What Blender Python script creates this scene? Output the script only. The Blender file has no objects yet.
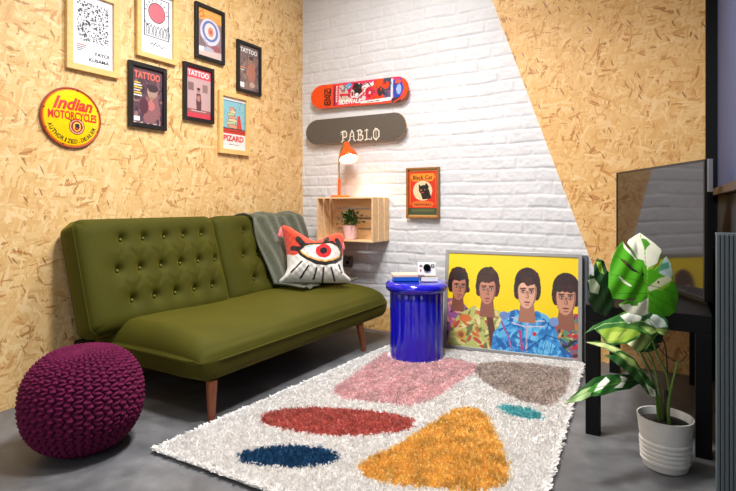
import bpy, math, random
import numpy as np
from mathutils import Vector, Matrix
random.seed(7); RNG = np.random.default_rng(7)
PI = math.pi
COL = bpy.context.scene.collection

# ------------------------------------------------------------------ camera frame (focal 515 px, eye 1.0 m)
F_PX, HZ = 515.0, 204.0
YAW = math.radians(30.8)
CAM = np.array([2.79, -3.575, 1.0])
FW = np.array([-math.sin(YAW), math.cos(YAW), 0.0]); RT = np.array([math.cos(YAW), math.sin(YAW), 0.0])
def ray(px, py): return FW + RT * (px - 368.0) / F_PX + np.array([0, 0, 1.0]) * (HZ - py) / F_PX
def on(px, py, ax, val):           # point where a sight line meets a wall, floor or table plane
    d = ray(px, py); t = (val - CAM[ax]) / d[ax]; return CAM + t * d
def at(px, py, Z): return CAM + ray(px, py) * Z

# ------------------------------------------------------------------ materials
def lin(c):
    c = [x / 255.0 if max(c) > 1 else x for x in c[:3]]
    return tuple(x / 12.92 if x <= .04045 else ((x + .055) / 1.055) ** 2.4 for x in c)
class NT:
    def __init__(s, name):
        s.m = bpy.data.materials.new(name); s.m.use_nodes = True; s.t = s.m.node_tree
        s.b = s.t.nodes['Principled BSDF']
    def n(s, typ, **kw):
        nd = s.t.nodes.new(typ)
        for k, v in kw.items(): setattr(nd, k, v)
        return nd
    def l(s, a, b): s.t.links.new(a, b)
    def math(s, op, a, b=None, c=None):
        nd = s.n('ShaderNodeMath', operation=op)
        for i, v in enumerate((a, b, c)):
            if v is None: continue
            if isinstance(v, (int, float)): nd.inputs[i].default_value = v
            else: s.l(v, nd.inputs[i])
        return nd.outputs[0]
    def mixf(s, f, a, b):
        nd = s.n('ShaderNodeMix', data_type='FLOAT')
        for i, v in zip((0, 2, 3), (f, a, b)):
            if isinstance(v, (int, float)): nd.inputs[i].default_value = v
            else: s.l(v, nd.inputs[i])
        return nd.outputs[0]
    def mixc(s, f, a, b, mode='MIX'):
        nd = s.n('ShaderNodeMix', data_type='RGBA', blend_type=mode)
        for i, v in zip((0, 6, 7), (f, a, b)):
            if isinstance(v, (int, float)): nd.inputs[i].default_value = v
            elif isinstance(v, tuple): nd.inputs[i].default_value = (*v[:3], 1)
            else: s.l(v, nd.inputs[i])
        return nd.outputs[2]
    def ramp(s, f, stops, interp='LINEAR'):
        nd = s.n('ShaderNodeValToRGB'); cr = nd.color_ramp; cr.interpolation = interp
        while len(cr.elements) < len(stops): cr.elements.new(.5)
        for e, (p, c) in zip(cr.elements, stops): e.position = p; e.color = (*c[:3], 1)
        s.l(f, nd.inputs[0]); return nd.outputs[0]
    def coords(s, kind='Object'): return s.n('ShaderNodeTexCoord').outputs[kind]
    def noise(s, vec, scale, detail=3, rough=.55, out=0):
        nd = s.n('ShaderNodeTexNoise'); nd.inputs['Scale'].default_value = scale
        nd.inputs['Detail'].default_value = detail; nd.inputs['Roughness'].default_value = rough
        if vec is not None: s.l(vec, nd.inputs['Vector'])
        return nd.outputs[out]
    def bump(s, h, strength=.3, dist=.01):
        nd = s.n('ShaderNodeBump'); nd.inputs['Strength'].default_value = strength; nd.inputs['Distance'].default_value = dist
        s.l(h, nd.inputs['Height']); s.l(nd.outputs[0], s.b.inputs['Normal'])
    def base(s, c):
        if isinstance(c, tuple): s.b.inputs['Base Color'].default_value = (*c[:3], 1)
        else: s.l(c, s.b.inputs['Base Color'])
    def set(s, **kw):
        for k, v in kw.items(): s.b.inputs[k.replace('_', ' ')].default_value = v

def plain(name, rgb, rough=.5, metal=0., nscale=40, var=.08, bump=0., bdist=.002, **kw):
    t = NT(name); c = lin(rgb); co = t.coords()
    n = t.noise(co, nscale, 4)
    t.base(t.mixc(n, tuple(x * (1 - var) for x in c), tuple(min(1, x * (1 + var)) for x in c)))
    t.set(Roughness=rough, Metallic=metal, **kw)
    if bump: t.bump(n, bump, bdist)
    return t.m
def art_mat(name, rough=.5, bump=0., **kw):
    t = NT(name); a = t.n('ShaderNodeAttribute', attribute_name='art'); t.base(a.outputs['Color']); t.set(Roughness=rough, **kw)
    if bump: t.bump(t.noise(t.coords(), 260, 3), bump, .003)
    return t.m
def osb(name, ax, tint, sat=1.0, gain=1.0):
    t = NT(name); co = t.coords(); sp = t.n('ShaderNodeSeparateXYZ'); t.l(co, sp.inputs[0])
    cb = t.n('ShaderNodeCombineXYZ'); t.l(sp.outputs[ax], cb.inputs[0]); t.l(sp.outputs[2], cb.inputs[1])
    base = cb.outputs[0]
    wn = t.noise(base, 9, 2, out=1)
    wv = t.n('ShaderNodeVectorMath', operation='MULTIPLY_ADD'); t.l(wn, wv.inputs[0]); wv.inputs[1].default_value = (.035,) * 3; t.l(base, wv.inputs[2])
    base = wv.outputs[0]
    best = None; tone = None; grain = None
    for i in range(9):
        ang = i * PI / 9 + .35 * math.sin(i * 5.1)
        r = t.n('ShaderNodeVectorRotate', rotation_type='Z_AXIS'); t.l(base, r.inputs['Vector']); r.inputs['Angle'].default_value = ang
        k = 1 + .35 * math.sin(i * 2.3)
        m = t.n('ShaderNodeVectorMath', operation='MULTIPLY_ADD'); t.l(r.outputs[0], m.inputs[0])
        m.inputs[1].default_value = (11.5 * k, 58 * k, 1); m.inputs[2].default_value = (i * 3.7, i * 1.9, 0)
        v = t.n('ShaderNodeTexVoronoi', voronoi_dimensions='2D', distance='EUCLIDEAN'); v.inputs['Scale'].default_value = 1
        t.l(m.outputs[0], v.inputs['Vector'])
        s = t.n('ShaderNodeSeparateColor'); t.l(v.outputs['Color'], s.inputs[0])
        h = t.math('SUBTRACT', s.outputs[0], t.math('MULTIPLY', v.outputs['Distance'], .55))
        gm = t.n('ShaderNodeVectorMath', operation='MULTIPLY'); t.l(m.outputs[0], gm.inputs[0]); gm.inputs[1].default_value = (.5, 5, 1)
        g = t.noise(gm.outputs[0], 1.2, 2)
        tn = t.math('ADD', s.outputs[1], t.math('MULTIPLY', t.math('SUBTRACT', g, .5), .75))
        if best is None: best, tone = h, tn
        else:
            mk = t.math('GREATER_THAN', h, best)
            tone = t.mixf(mk, tone, tn); best = t.math('MAXIMUM', best, h)
    def cc(r, g, b):
        l = lin((r, g, b)); y = .3 * l[0] + .6 * l[1] + .1 * l[2]
        return tuple(max(0, min(1, (y + (x - y) * sat) * w * gain)) for x, w in zip(l, tint))
    col = t.ramp(tone, [(0, cc(168, 116, 68)), (.05, cc(208, 160, 106)), (.16, cc(222, 183, 128)), (.4, cc(230, 195, 140)), (.7, cc(237, 207, 156)), (1, cc(245, 222, 180))])
    big = t.noise(base, 3.0, 2)
    col = t.mixc(t.math('MULTIPLY', big, .35), col, cc(206, 158, 96), 'MIX')
    # small dark bark specks lying between the strands
    r = t.n('ShaderNodeVectorRotate', rotation_type='Z_AXIS'); t.l(base, r.inputs['Vector']); r.inputs['Angle'].default_value = 1.1
    m = t.n('ShaderNodeVectorMath', operation='MULTIPLY'); t.l(r.outputs[0], m.inputs[0]); m.inputs[1].default_value = (15, 85, 1)
    wr = t.n('ShaderNodeVectorRotate', rotation_type='Z_AXIS'); t.l(m.outputs[0], wr.inputs['Vector']); t.l(t.math('MULTIPLY', t.noise(base, 1.1, 1), 1.2), wr.inputs['Angle'])
    v = t.n('ShaderNodeTexVoronoi', voronoi_dimensions='2D'); v.inputs['Scale'].default_value = 1; t.l(m.outputs[0], v.inputs['Vector'])
    s = t.n('ShaderNodeSeparateColor'); t.l(v.outputs['Color'], s.inputs[0])
    sm = t.math('MULTIPLY', t.math('GREATER_THAN', s.outputs[2], .982), t.math('LESS_THAN', v.outputs['Distance'], .34))
    col = t.mixc(t.math('MULTIPLY', sm, .7), col, cc(110, 60, 30))
    t.base(col); t.set(Roughness=.55); t.bump(best, .25, .004)
    return t.m

M = {}
M['osb_left'] = osb('pale_strand_board', 1, (1, .965, .86), 1.02, .97)
M['osb_back'] = osb('orange_strand_board', 0, (1.0, .9, .74), 1.08, .92)
def brickpaint():
    t = NT('white_painted_brick'); co = t.coords()
    n = t.noise(co, 6, 5); t.base(t.mixc(n, lin((208, 209, 212)), lin((222, 223, 226)))); t.set(Roughness=.6)
    t.bump(t.noise(co, 60, 5), .35, .004); return t.m
M['brick'] = brickpaint()
def concrete():
    t = NT('polished_concrete'); co = t.coords()
    a = t.noise(co, 1.6, 8, .62); b = t.noise(co, 9, 6, .6)
    c = t.ramp(t.math('ADD', t.math('MULTIPLY', a, .65), t.math('MULTIPLY', b, .35)), [(.3, lin((60, 61, 64))), (.5, lin((92, 93, 96))), (.7, lin((126, 127, 130)))])
    t.base(c); t.l(t.mixf(b, .32, .55), t.b.inputs['Roughness']); t.bump(b, .06, .004); return t.m
M['concrete'] = concrete()
def velvet():
    t = NT('olive_velvet'); co = t.coords()
    n = t.noise(co, 5, 4)
    t.base(t.mixc(n, lin((55, 55, 10)), lin((72, 70, 13))))
    t.set(Roughness=.75, Sheen_Weight=.36, Sheen_Roughness=.36, Specular_IOR_Level=.15); t.b.inputs['Sheen Tint'].default_value = (*lin((205, 190, 60)), 1)
    t.bump(t.noise(co, 400, 2), .1, .001); return t.m
M['velvet'] = velvet()
def wood(name, a, b, rough=.45, scale=(3, 30, 30)):
    t = NT(name); co = t.coords(); m = t.n('ShaderNodeVectorMath', operation='MULTIPLY'); t.l(co, m.inputs[0]); m.inputs[1].default_value = scale
    n = t.noise(m.outputs[0], 1.5, 5, .6); t.base(t.ramp(n, [(.3, lin(a)), (.7, lin(b))])); t.set(Roughness=rough); t.bump(n, .08, .002); return t.m
M['leg_wood'] = wood('walnut_stained_wood', (92, 46, 24), (138, 76, 44), .35, (30, 30, 4))
M['pine'] = wood('raw_pine', (222, 180, 128), (240, 208, 162), .6, (4, 30, 30))
M['frame_pine'] = wood('light_frame_wood', (222, 178, 104), (236, 196, 128), .5, (30, 6, 30))
M['frame_brown'] = wood('brown_frame_wood', (128, 84, 40), (160, 110, 58), .4, (30, 30, 12))
M['black_frame'] = plain('black_frame_paint', (10, 9, 10), .45)
M['silver_frame'] = plain('grey_metal_frame', (165, 163, 160), .35, .4)
M['grey_board'] = plain('grey_frame_side', (98, 102, 110), .6)
M['black'] = plain('black_lacquer', (5, 5, 7), .5, Specular_IOR_Level=.2)
M['black_wall'] = plain('charcoal_paint', (26, 27, 31), .7, bump=.1)
M['blue'] = plain('cobalt_gloss', (26, 24, 190), .12, nscale=3, var=.05, Coat_Weight=.6)
M['orange'] = plain('orange_enamel', (236, 88, 22), .3)
M['chrome'] = plain('chrome_tube', (200, 190, 170), .15, .95)
M['shade_in'] = plain('white_enamel', (245, 240, 230), .4)
M['pinkpot'] = plain('pale_pink_ceramic', (236, 196, 196), .5)
M['whitepot'] = plain('white_ceramic', (212, 212, 208), .35)
M['soil'] = plain('dark_soil', (34, 26, 22), .95, nscale=120, var=.5, bump=.8, bdist=.01)
M['stem'] = plain('green_stem', (92, 124, 48), .4, nscale=30, var=.25)
M['darkstem'] = plain('dark_stem', (40, 36, 26), .6)
M['foliage'] = plain('small_green_leaf', (44, 82, 30), .45, nscale=50, var=.4)
M['ink'] = plain('black_ink', (24, 22, 24), .5)
M['red_ink'] = plain('red_enamel_letter', (206, 44, 26), .4)
M['white_ink'] = plain('white_ink', (240, 238, 232), .5)
M['pink_ink'] = plain('pink_ink', (226, 84, 96), .5)
M['coral_ink'] = plain('coral_ink', (224, 110, 92), .5)
M['yellow_ink'] = plain('yellow_ink', (220, 180, 60), .5)
M['sill'] = wood('brown_sill_wood', (44, 30, 22), (60, 42, 32), .5)
M['blind'] = plain('slate_blue_blind', (60, 72, 110), .7, nscale=8)
M['radiator'] = plain('grey_radiator_enamel', (78, 88, 93), .5)
M['steel'] = plain('brushed_steel', (150, 148, 146), .4, .8)
M['paper'] = plain('white_paper', (236, 234, 228), .7)
M['bookblue'] = plain('blue_cover', (30, 96, 190), .35)
M['bookpink'] = plain('peach_cover', (242, 200, 178), .5)
M['bookbrown'] = plain('brown_cover', (96, 54, 50), .5)
M['camwhite'] = plain('white_plastic', (236, 236, 236), .35)
M['glassblack'] = plain('black_glass', (10, 10, 14), .08)
M['white_plaster'] = plain('white_plaster', (236, 234, 230), .8)
M['tvbody'] = plain('black_plastic', (16, 16, 18), .35)
M['welt'] = plain('dark_olive_piping', (92, 90, 18), .8)
M['pompink'] = plain('pink_tassel', (236, 120, 124), .8, Sheen_Weight=.4)
def tvglass():
    t = NT('tv_screen_glass'); t.base(t.mixc(t.noise(t.coords(), 2, 1), (.012, .010, .012), (.016, .014, .016))); t.set(Roughness=.07, IOR=1.75); return t.m
M['screen'] = tvglass()
def knit():
    t = NT('plum_knit_cord'); co = t.coords()
    n = t.noise(co, 30, 3); t.base(t.mixc(n, lin((72, 8, 44)), lin((104, 16, 64)))); t.set(Roughness=.85, Specular_IOR_Level=.2)
    t.bump(t.noise(co, 350, 2), .3, .002); return t.m
M['knit'] = knit()
def throwm():
    t = NT('grey_green_wool'); co = t.coords(); w = t.n('ShaderNodeTexWave', wave_type='BANDS', bands_direction='Y'); w.inputs['Scale'].default_value = 32
    w.inputs['Distortion'].default_value = 5; w.inputs['Detail Scale'].default_value = 3; t.l(co, w.inputs['Vector'])
    n = t.noise(co, 110, 4, .7); c = t.ramp(n, [(.3, lin((46, 54, 34))), (.5, lin((74, 82, 58))), (.62, lin((98, 92, 78))), (.75, lin((70, 84, 64)))])
    t.base(c); t.set(Roughness=.95, Sheen_Weight=.3); t.bump(t.math('ADD', t.math('MULTIPLY', w.outputs[1], .35), n), .8, .006); return t.m
M['throw'] = throwm()
M['art'] = art_mat('printed_paper', .45)
M['poster_art'] = art_mat('printed_poster', .3)
M['deck_art'] = art_mat('printed_deck', .3)
M['grip_art'] = art_mat('grip_tape', .85, .5)
M['enamel_art'] = art_mat('enamelled_sign', .2)
M['cushion_art'] = art_mat('tufted_cotton', .95, .9, Sheen_Weight=.3)
def rugm():
    t = NT('rug_yarn'); a = t.n('ShaderNodeAttribute', attribute_name='art'); t.base(a.outputs['Color']); t.set(Roughness=.95, Specular_IOR_Level=.1)
    tr = t.n('ShaderNodeBsdfTranslucent'); t.l(a.outputs['Color'], tr.inputs[0]); mx = t.n('ShaderNodeMixShader'); mx.inputs[0].default_value = .3
    t.l(t.b.outputs[0], mx.inputs[1]); t.l(tr.outputs[0], mx.inputs[2]); t.l(mx.outputs[0], t.t.nodes['Material Output'].inputs[0]); return t.m
M['rug_art'] = rugm()
def leafm():
    t = NT('variegated_leaf'); a = t.n('ShaderNodeAttribute', attribute_name='art'); t.base(a.outputs['Color']); t.set(Roughness=.32, Specular_IOR_Level=.4)
    tr = t.n('ShaderNodeBsdfTranslucent'); t.l(a.outputs['Color'], tr.inputs[0]); mx = t.n('ShaderNodeMixShader'); mx.inputs[0].default_value = .18
    t.l(t.b.outputs[0], mx.inputs[1]); t.l(tr.outputs[0], mx.inputs[2]); t.l(mx.outputs[0], t.t.nodes['Material Output'].inputs[0]); return t.m
M['leaf'] = leafm()
def emit(name, rgb, s):
    t = NT(name); t.base(lin(rgb)); t.b.inputs['Emission Color'].default_value = (*lin(rgb), 1); t.b.inputs['Emission Strength'].default_value = s; return t.m
M['bulb'] = emit('lit_bulb', (255, 226, 180), 14)
M['added_panel_glow'] = emit('added_panel_diffuser', (255, 246, 235), 5)  # glow for the light panels added overhead

# ------------------------------------------------------------------ objects
ORG = {}
def thing(name, label, cat, loc=(0, 0, 0), group=None):
    o = bpy.data.objects.new(name, None); COL.objects.link(o); o.location = loc; o.empty_display_size = .1
    ORG[o.name] = np.array(loc, float); o['label'] = label; o['category'] = cat
    if group: o['group'] = group
    return o
def tag(o, label=None, cat=None, group=None, kind=None):
    if label: o['label'] = label
    if cat: o['category'] = cat
    if group: o['group'] = group
    if kind: o['kind'] = kind
    return o
def mesh_obj(name, V, Fc, mat, parent=None, smooth=False, bevel=0, seg=2, solid=0, subsurf=0, colors=None, origin=None):
    V = np.asarray(V, float).reshape(-1, 3)
    if parent is not None: og = ORG[parent.name]
    elif origin is not None: og = np.array(origin, float)
    else:
        og = np.array([(V[:, 0].min() + V[:, 0].max()) / 2, (V[:, 1].min() + V[:, 1].max()) / 2, V[:, 2].min()])
    me = bpy.data.meshes.new(name); me.from_pydata((V - og).tolist(), [], Fc if isinstance(Fc, list) else Fc.tolist()); me.update()
    if colors is not None:
        at_ = me.attributes.new('art', 'FLOAT_COLOR', 'FACE')
        c = np.ones((len(me.polygons), 4), np.float32); c[:, :3] = colors; at_.data.foreach_set('color', c.ravel())
    if smooth: me.polygons.foreach_set('use_smooth', [True] * len(me.polygons))
    me.materials.append(mat)
    o = bpy.data.objects.new(name, me); COL.objects.link(o)
    if parent is not None: o.parent = parent; ORG[o.name] = og
    else: o.location = og; ORG[o.name] = og
    if parent is not None: ORG[o.name] = og
    if solid: m = o.modifiers.new('solid', 'SOLIDIFY'); m.thickness = solid; m.offset = 0
    if bevel: m = o.modifiers.new('bevel', 'BEVEL'); m.width = bevel; m.segments = seg; m.limit_method = 'ANGLE'; m.angle_limit = math.radians(40)
    if subsurf: m = o.modifiers.new('sub', 'SUBSURF'); m.levels = m.render_levels = subsurf
    return o
def sub(parent_part, *a, **k):      # a child of a part shares the thing's origin
    return mesh_obj(*a, parent=parent_part, **k)
class MB:
    def __init__(s): s.v = []; s.f = []
    def add(s, V, Fc):
        b = len(s.v); s.v += [tuple(map(float, p)) for p in V]; s.f += [tuple(int(i) + b for i in f) for f in Fc]; return s
    def box(s, x0, x1, y0, y1, z0, z1):
        V = [(x0, y0, z0), (x1, y0, z0), (x1, y1, z0), (x0, y1, z0), (x0, y0, z1), (x1, y0, z1), (x1, y1, z1), (x0, y1, z1)]
        return s.add(V, [(0, 3, 2, 1), (4, 5, 6, 7), (0, 1, 5, 4), (1, 2, 6, 5), (2, 3, 7, 6), (3, 0, 4, 7)])
    def obox(s, o, X, Y, Z):        # box with corner o and edge vectors
        o, X, Y, Z = map(lambda a: np.array(a, float), (o, X, Y, Z))
        V = [o, o + X, o + X + Y, o + Y, o + Z, o + X + Z, o + X + Y + Z, o + Y + Z]
        fs = [(0, 3, 2, 1), (4, 5, 6, 7), (0, 1, 5, 4), (1, 2, 6, 5), (2, 3, 7, 6), (3, 0, 4, 7)]
        if np.dot(np.cross(X, Y), Z) < 0: fs = [f[::-1] for f in fs]
        return s.add(V, fs)
    def prism(s, poly, d):          # closed polygon (3D points, planar) pushed along d
        P = [np.array(p, float) for p in poly]; d = np.array(d, float); n = len(P)
        nrm = sum((np.cross(P[i] - P[0], P[(i + 1) % n] - P[0]) for i in range(1, n)), np.zeros(3))
        if np.dot(nrm, d) > 0: P = P[::-1]
        V = P + [p + d for p in P]
        return s.add(V, [tuple(range(n)), tuple(range(2 * n - 1, n - 1, -1))] + [(i, i + n, (i + 1) % n + n, (i + 1) % n)[::1] for i in range(n)])
    def tube(s, pts, rad, n=12, cap=True, closed=False):
        pts = [np.array(p, float) for p in pts]; m = len(pts)
        if isinstance(rad, (int, float)): rad = [rad] * m
        up = None; b = len(s.v); rings = []
        for i, p in enumerate(pts):
            if closed: tg = pts[(i + 1) % m] - pts[i - 1]
            else: tg = pts[min(i + 1, m - 1)] - pts[max(i - 1, 0)]
            tg = tg / (np.linalg.norm(tg) + 1e-9)
            if up is None:
                up = np.array([0, 0, 1.]) if abs(tg[2]) < .9 else np.array([1., 0, 0])
            a = np.cross(tg, up); a /= np.linalg.norm(a) + 1e-9; up = np.cross(a, tg)
            rings.append([p + rad[i] * (math.cos(q) * a + math.sin(q) * up) for q in np.linspace(0, 2 * PI, n, endpoint=False)])
        V = [q for r in rings for q in r]; Fc = []
        for i in range(m if closed else m - 1):
            j = (i + 1) % m
            for k in range(n): Fc.append((i * n + k, i * n + (k + 1) % n, j * n + (k + 1) % n, j * n + k))
        if cap and not closed: Fc += [tuple(range(n))[::-1], tuple((m - 1) * n + k for k in range(n))]
        return s.add(V, Fc)
    def lathe(s, prof, c, n=48, flute=None):     # prof [(r,z)] bottom to top
        V = []; Fc = []; m = len(prof)
        for r, z in prof:
            for k in range(n):
                a = 2 * PI * k / n; rr = r * (flute(a, z) if flute else 1); V.append((c[0] + rr * math.cos(a), c[1] + rr * math.sin(a), c[2] + z))
        for i in range(m - 1):
            for k in range(n): Fc.append((i * n + k, i * n + (k + 1) % n, (i + 1) * n + (k + 1) % n, (i + 1) * n + k))
        Fc += [tuple(range(n))[::-1], tuple((m - 1) * n + k for k in range(n))]
        return s.add(V, Fc)
    def build(s, name, mat, parent=None, **k): return mesh_obj(name, s.v, s.f, mat, parent, **k)

# ------------------------------------------------------------------ printed pictures as coloured facets
class Canvas:
    def __init__(s, w, h, rgb=(255, 255, 255), a=1.0):
        s.w, s.h = w, h; s.c = np.zeros((h, w, 3)); s.c[:] = lin(rgb); s.a = np.full((h, w), float(a))
        s.U, s.V = np.meshgrid((np.arange(w) + .5) / w, (np.arange(h) + .5) / h)
    def put(s, m, rgb): s.c[m] = lin(rgb); return s
    def poly(s, pts, rgb=None): m = inpoly(s.U, s.V, pts); return s.put(m, rgb) if rgb is not None else m
    def ell(s, cx, cy, rx, ry, rgb, rot=0):
        x = s.U - cx; y = s.V - cy; c, q = math.cos(rot), math.sin(rot); asp = s.w / s.h
        x, y = x * c + y / asp * q, (-x * q * asp + y * c) if rot else y
        return s.put((x / rx) ** 2 + (y / ry) ** 2 < 1, rgb)
    def rect(s, x0, y0, x1, y1, rgb): return s.put((s.U > x0) & (s.U < x1) & (s.V > y0) & (s.V < y1), rgb)
    def line(s, pts, wd, rgb, asp=None):
        asp = asp or s.w / s.h
        for (x0, y0), (x1, y1) in zip(pts[:-1], pts[1:]):
            X, Y = s.U * asp, s.V; ax, bx = x0 * asp, x1 * asp; dx, dy = bx - ax, y1 - y0
            t = np.clip(((X - ax) * dx + (Y - y0) * dy) / (dx * dx + dy * dy + 1e-12), 0, 1)
            s.put((X - ax - t * dx) ** 2 + (Y - y0 - t * dy) ** 2 < wd * wd / 4, rgb)
        return s
    def mottle(s, amt, cell=3, seed=1):
        r = np.random.default_rng(seed); n = r.random((s.h // cell + 2, s.w // cell + 2)); n = np.kron(n, np.ones((cell, cell)))[:s.h, :s.w]
        s.c *= (1 + amt * (n - .5))[..., None]; return s
def inpoly(X, Y, pts):
    ins = np.zeros(X.shape, bool); n = len(pts)
    for i in range(n):
        x0, y0 = pts[i]; x1, y1 = pts[(i + 1) % n]
        if y0 == y1: continue
        c = ((Y > y0) != (Y > y1)) & (X < (x1 - x0) * (Y - y0) / (y1 - y0) + x0); ins ^= c
    return ins
def sheet(name, cv, f, mat, parent=None, solid=0, smooth=False, flip=False, **k):   # cv pixels become facets at f(u, v)
    U, V = np.meshgrid(np.linspace(0, 1, cv.w + 1), np.linspace(0, 1, cv.h + 1))
    P = np.stack(f(U, V), -1).reshape(-1, 3); W = cv.w + 1
    J, I = np.meshgrid(np.arange(cv.w), np.arange(cv.h)); keep = cv.a > .5
    a = (I * W + J)[keep]; Fc = np.stack([a, a + W, a + W + 1, a + 1], 1)
    if flip: Fc = Fc[:, ::-1]
    col = cv.c[keep]
    used = np.unique(Fc); mp = np.full(len(P), -1); mp[used] = np.arange(len(used))
    return mesh_obj(name, P[used], mp[Fc], mat, parent, colors=np.clip(col, 0, 1), solid=solid, smooth=smooth, **k)

def text(body, name, mat, parent, o, X, Y, w, h, shear=0, bold=0., lift=.0008, space=1.0, bend=None, surf=None):
    """lettering: fills the box w x h whose lower left corner is o, X right, Y up"""
    cu = bpy.data.curves.new('lettering', 'FONT'); cu.body = body; cu.shear = shear; cu.offset = bold; cu.space_character = space; cu.resolution_u = 3; cu.extrude = .012
    to = bpy.data.objects.new('tmp', cu); COL.objects.link(to); bpy.context.view_layer.update()
    me = to.evaluated_get(bpy.context.evaluated_depsgraph_get()).to_mesh()
    P = np.array([v.co[:] for v in me.vertices]); Fc = [tuple(p.vertices) for p in me.polygons]
    to.to_mesh_clear(); bpy.data.objects.remove(to); bpy.data.curves.remove(cu)
    X = np.array(X, float); Y = np.array(Y, float); Z = np.cross(X, Y); o = np.array(o, float)
    u = (P[:, 0] - P[:, 0].min()) / np.ptp(P[:, 0]); v = (P[:, 1] - P[:, 1].min()) / np.ptp(P[:, 1])
    if bend: a, b = bend(u, v)
    else: a, b = u * w, v * h
    zz = (P[:, 2] > 0) * .0006 + lift
    W = o + a[:, None] * X + b[:, None] * Y + zz[:, None] * Z
    if surf: W[:, 0] = surf(W[:, 1], W[:, 2]) + zz
    return mesh_obj(name, W, Fc, mat, parent)

# ================================================================== SETTING
RW = 2.995            # right wall
FRONT, TOP = -5.2, 3.0
def structure(o): o['kind'] = 'structure'; return o
structure(MB().box(-.12, RW + .5, FRONT - .1, .12, -.1, 0).build('floor', M['concrete']))
structure(MB().box(-.12, 0, FRONT, .0, 0, TOP).build('wall_left', M['osb_left'], origin=(0, 0, 0)))
structure(MB().box(-.12, RW + .5, FRONT - .1, .12, TOP, TOP + .1).build('ceiling', M['white_plaster']))

def vnoise(X, Y, s, seed):
    r = np.random.default_rng(seed); g = r.random((160, 160)); x = (X * s) % 158; y = (Y * s) % 158
    i = x.astype(int); j = y.astype(int); fx = x - i; fy = y - j; fx = fx * fx * (3 - 2 * fx); fy = fy * fy * (3 - 2 * fy)
    return (g[i, j] * (1 - fx) + g[i + 1, j] * fx) * (1 - fy) + (g[i, j + 1] * (1 - fx) + g[i + 1, j + 1] * fx) * fy - .5
# painted brick wall: a relief of soft-edged courses
nx, nz = 330, 430; W_B = 2.35
Xg, Zg = np.meshgrid(np.linspace(0, W_B, nx), np.linspace(0, TOP, nz))
wx = Xg + .010 * vnoise(Xg, Zg, 6, 3); wz = Zg + .014 * vnoise(Xg + 5, Zg, 5, 4)
CH, BL = .0885, .262
row = np.floor(wz / CH); off = (row % 2) * BL / 2 + 5 + .05 * np.sin(row * 7.1)
colm = np.floor((wx + off) / BL)
du = np.minimum((wx + off) % BL, BL - (wx + off) % BL); dv = np.minimum(wz % CH, CH - wz % CH)
edge = np.minimum(du * 1.0, dv); prof = np.clip(edge / .013, 0, 1); prof = prof * prof * (3 - 2 * prof)
rnd = np.abs(np.sin(row * 12.9898 + colm * 78.233) * 43758.5453) % 1; rnd2 = np.abs(np.sin(row * 39.3 + colm * 11.1) * 24634.6) % 1
H = .0050 * prof + prof * (.004 * (rnd - .5) + .05 * (rnd2 - .5) * ((wz % CH) - CH / 2)) + .004 * vnoise(Xg, Zg, 22, 5) + .003 * vnoise(Xg, Zg, 60, 6) + .007 * vnoise(Xg, Zg, 4, 7)
V = np.stack([Xg, -.004 - H, Zg], -1).reshape(-1, 3)
ii = (np.arange(nz - 1)[:, None] * nx + np.arange(nx - 1)[None]).ravel()
Fq = np.stack([ii, ii + 1, ii + nx + 1, ii + nx], 1)
wb = mesh_obj('wall_back', V, Fq, M['brick'], smooth=True, origin=(0, 0, 0)); structure(wb)
structure(MB().box(-.12, RW + .5, .012, .12, 0, TOP).build('wall_back_core', M['white_plaster'])).name = 'wall_behind'
# board panel with the slanting edge
a = on(492, 0, 1, -.03); b = on(588, 253, 1, -.03)
sl = (b[0] - a[0]) / (b[2] - a[2]); xb = b[0] + sl * (0 - b[2]); xt = b[0] + sl * (TOP - b[2])
structure(MB().prism([(xt, -.012, TOP), (xb, -.012, 0), (RW, -.012, 0), (RW, -.012, TOP)], (0, -.018, 0)).build('wall_back_panel', M['osb_back'], origin=(0, 0, 0))).name = 'trim_1'
structure(MB().box(0.001, xb - .002, -.026, -.012, 0, .185).build('baseboard_back', M['osb_back'], origin=(0, 0, 0)))
# right wall with its window
WZ = 1.045
structure(MB().box(RW, RW + .12, -2.2, 0, 0, WZ).build('wall_right', M['black_wall']))
structure(MB().box(RW - .055, RW, -.075, -.03, 0, TOP).build('trim_2', M['black']))
structure(MB().box(RW - .035, RW + .1, -2.2, -.08, WZ, WZ + .035).build('trim_3', M['sill'], bevel=.004))
tag(MB().box(RW + .001, RW + .006, -2.15, -.013, WZ + .036, TOP - .02).build('roller_blind', M['blind']), 'slate blue blind pulled down over the window at the right edge', 'blind')
structure(MB().box(RW, RW + .12, -2.24, -2.16, WZ, TOP).build('window_1', M['black']))
structure(MB().box(RW, RW + .12, FRONT, -2.2, 0, TOP).build('wall_right_front', M['black_wall'])).name = 'wall_near_right'
# front wall behind the viewer, its wide opening added to let in fill light
structure(MB().box(-.12, .5, FRONT - .1, FRONT, 0, TOP).box(2.9, RW + .5, FRONT - .1, FRONT, 0, TOP).box(.5, 2.9, FRONT - .1, FRONT, 0, .7).box(.5, 2.9, FRONT - .1, FRONT, 2.4, TOP).build('wall_front', M['white_plaster']))

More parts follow.
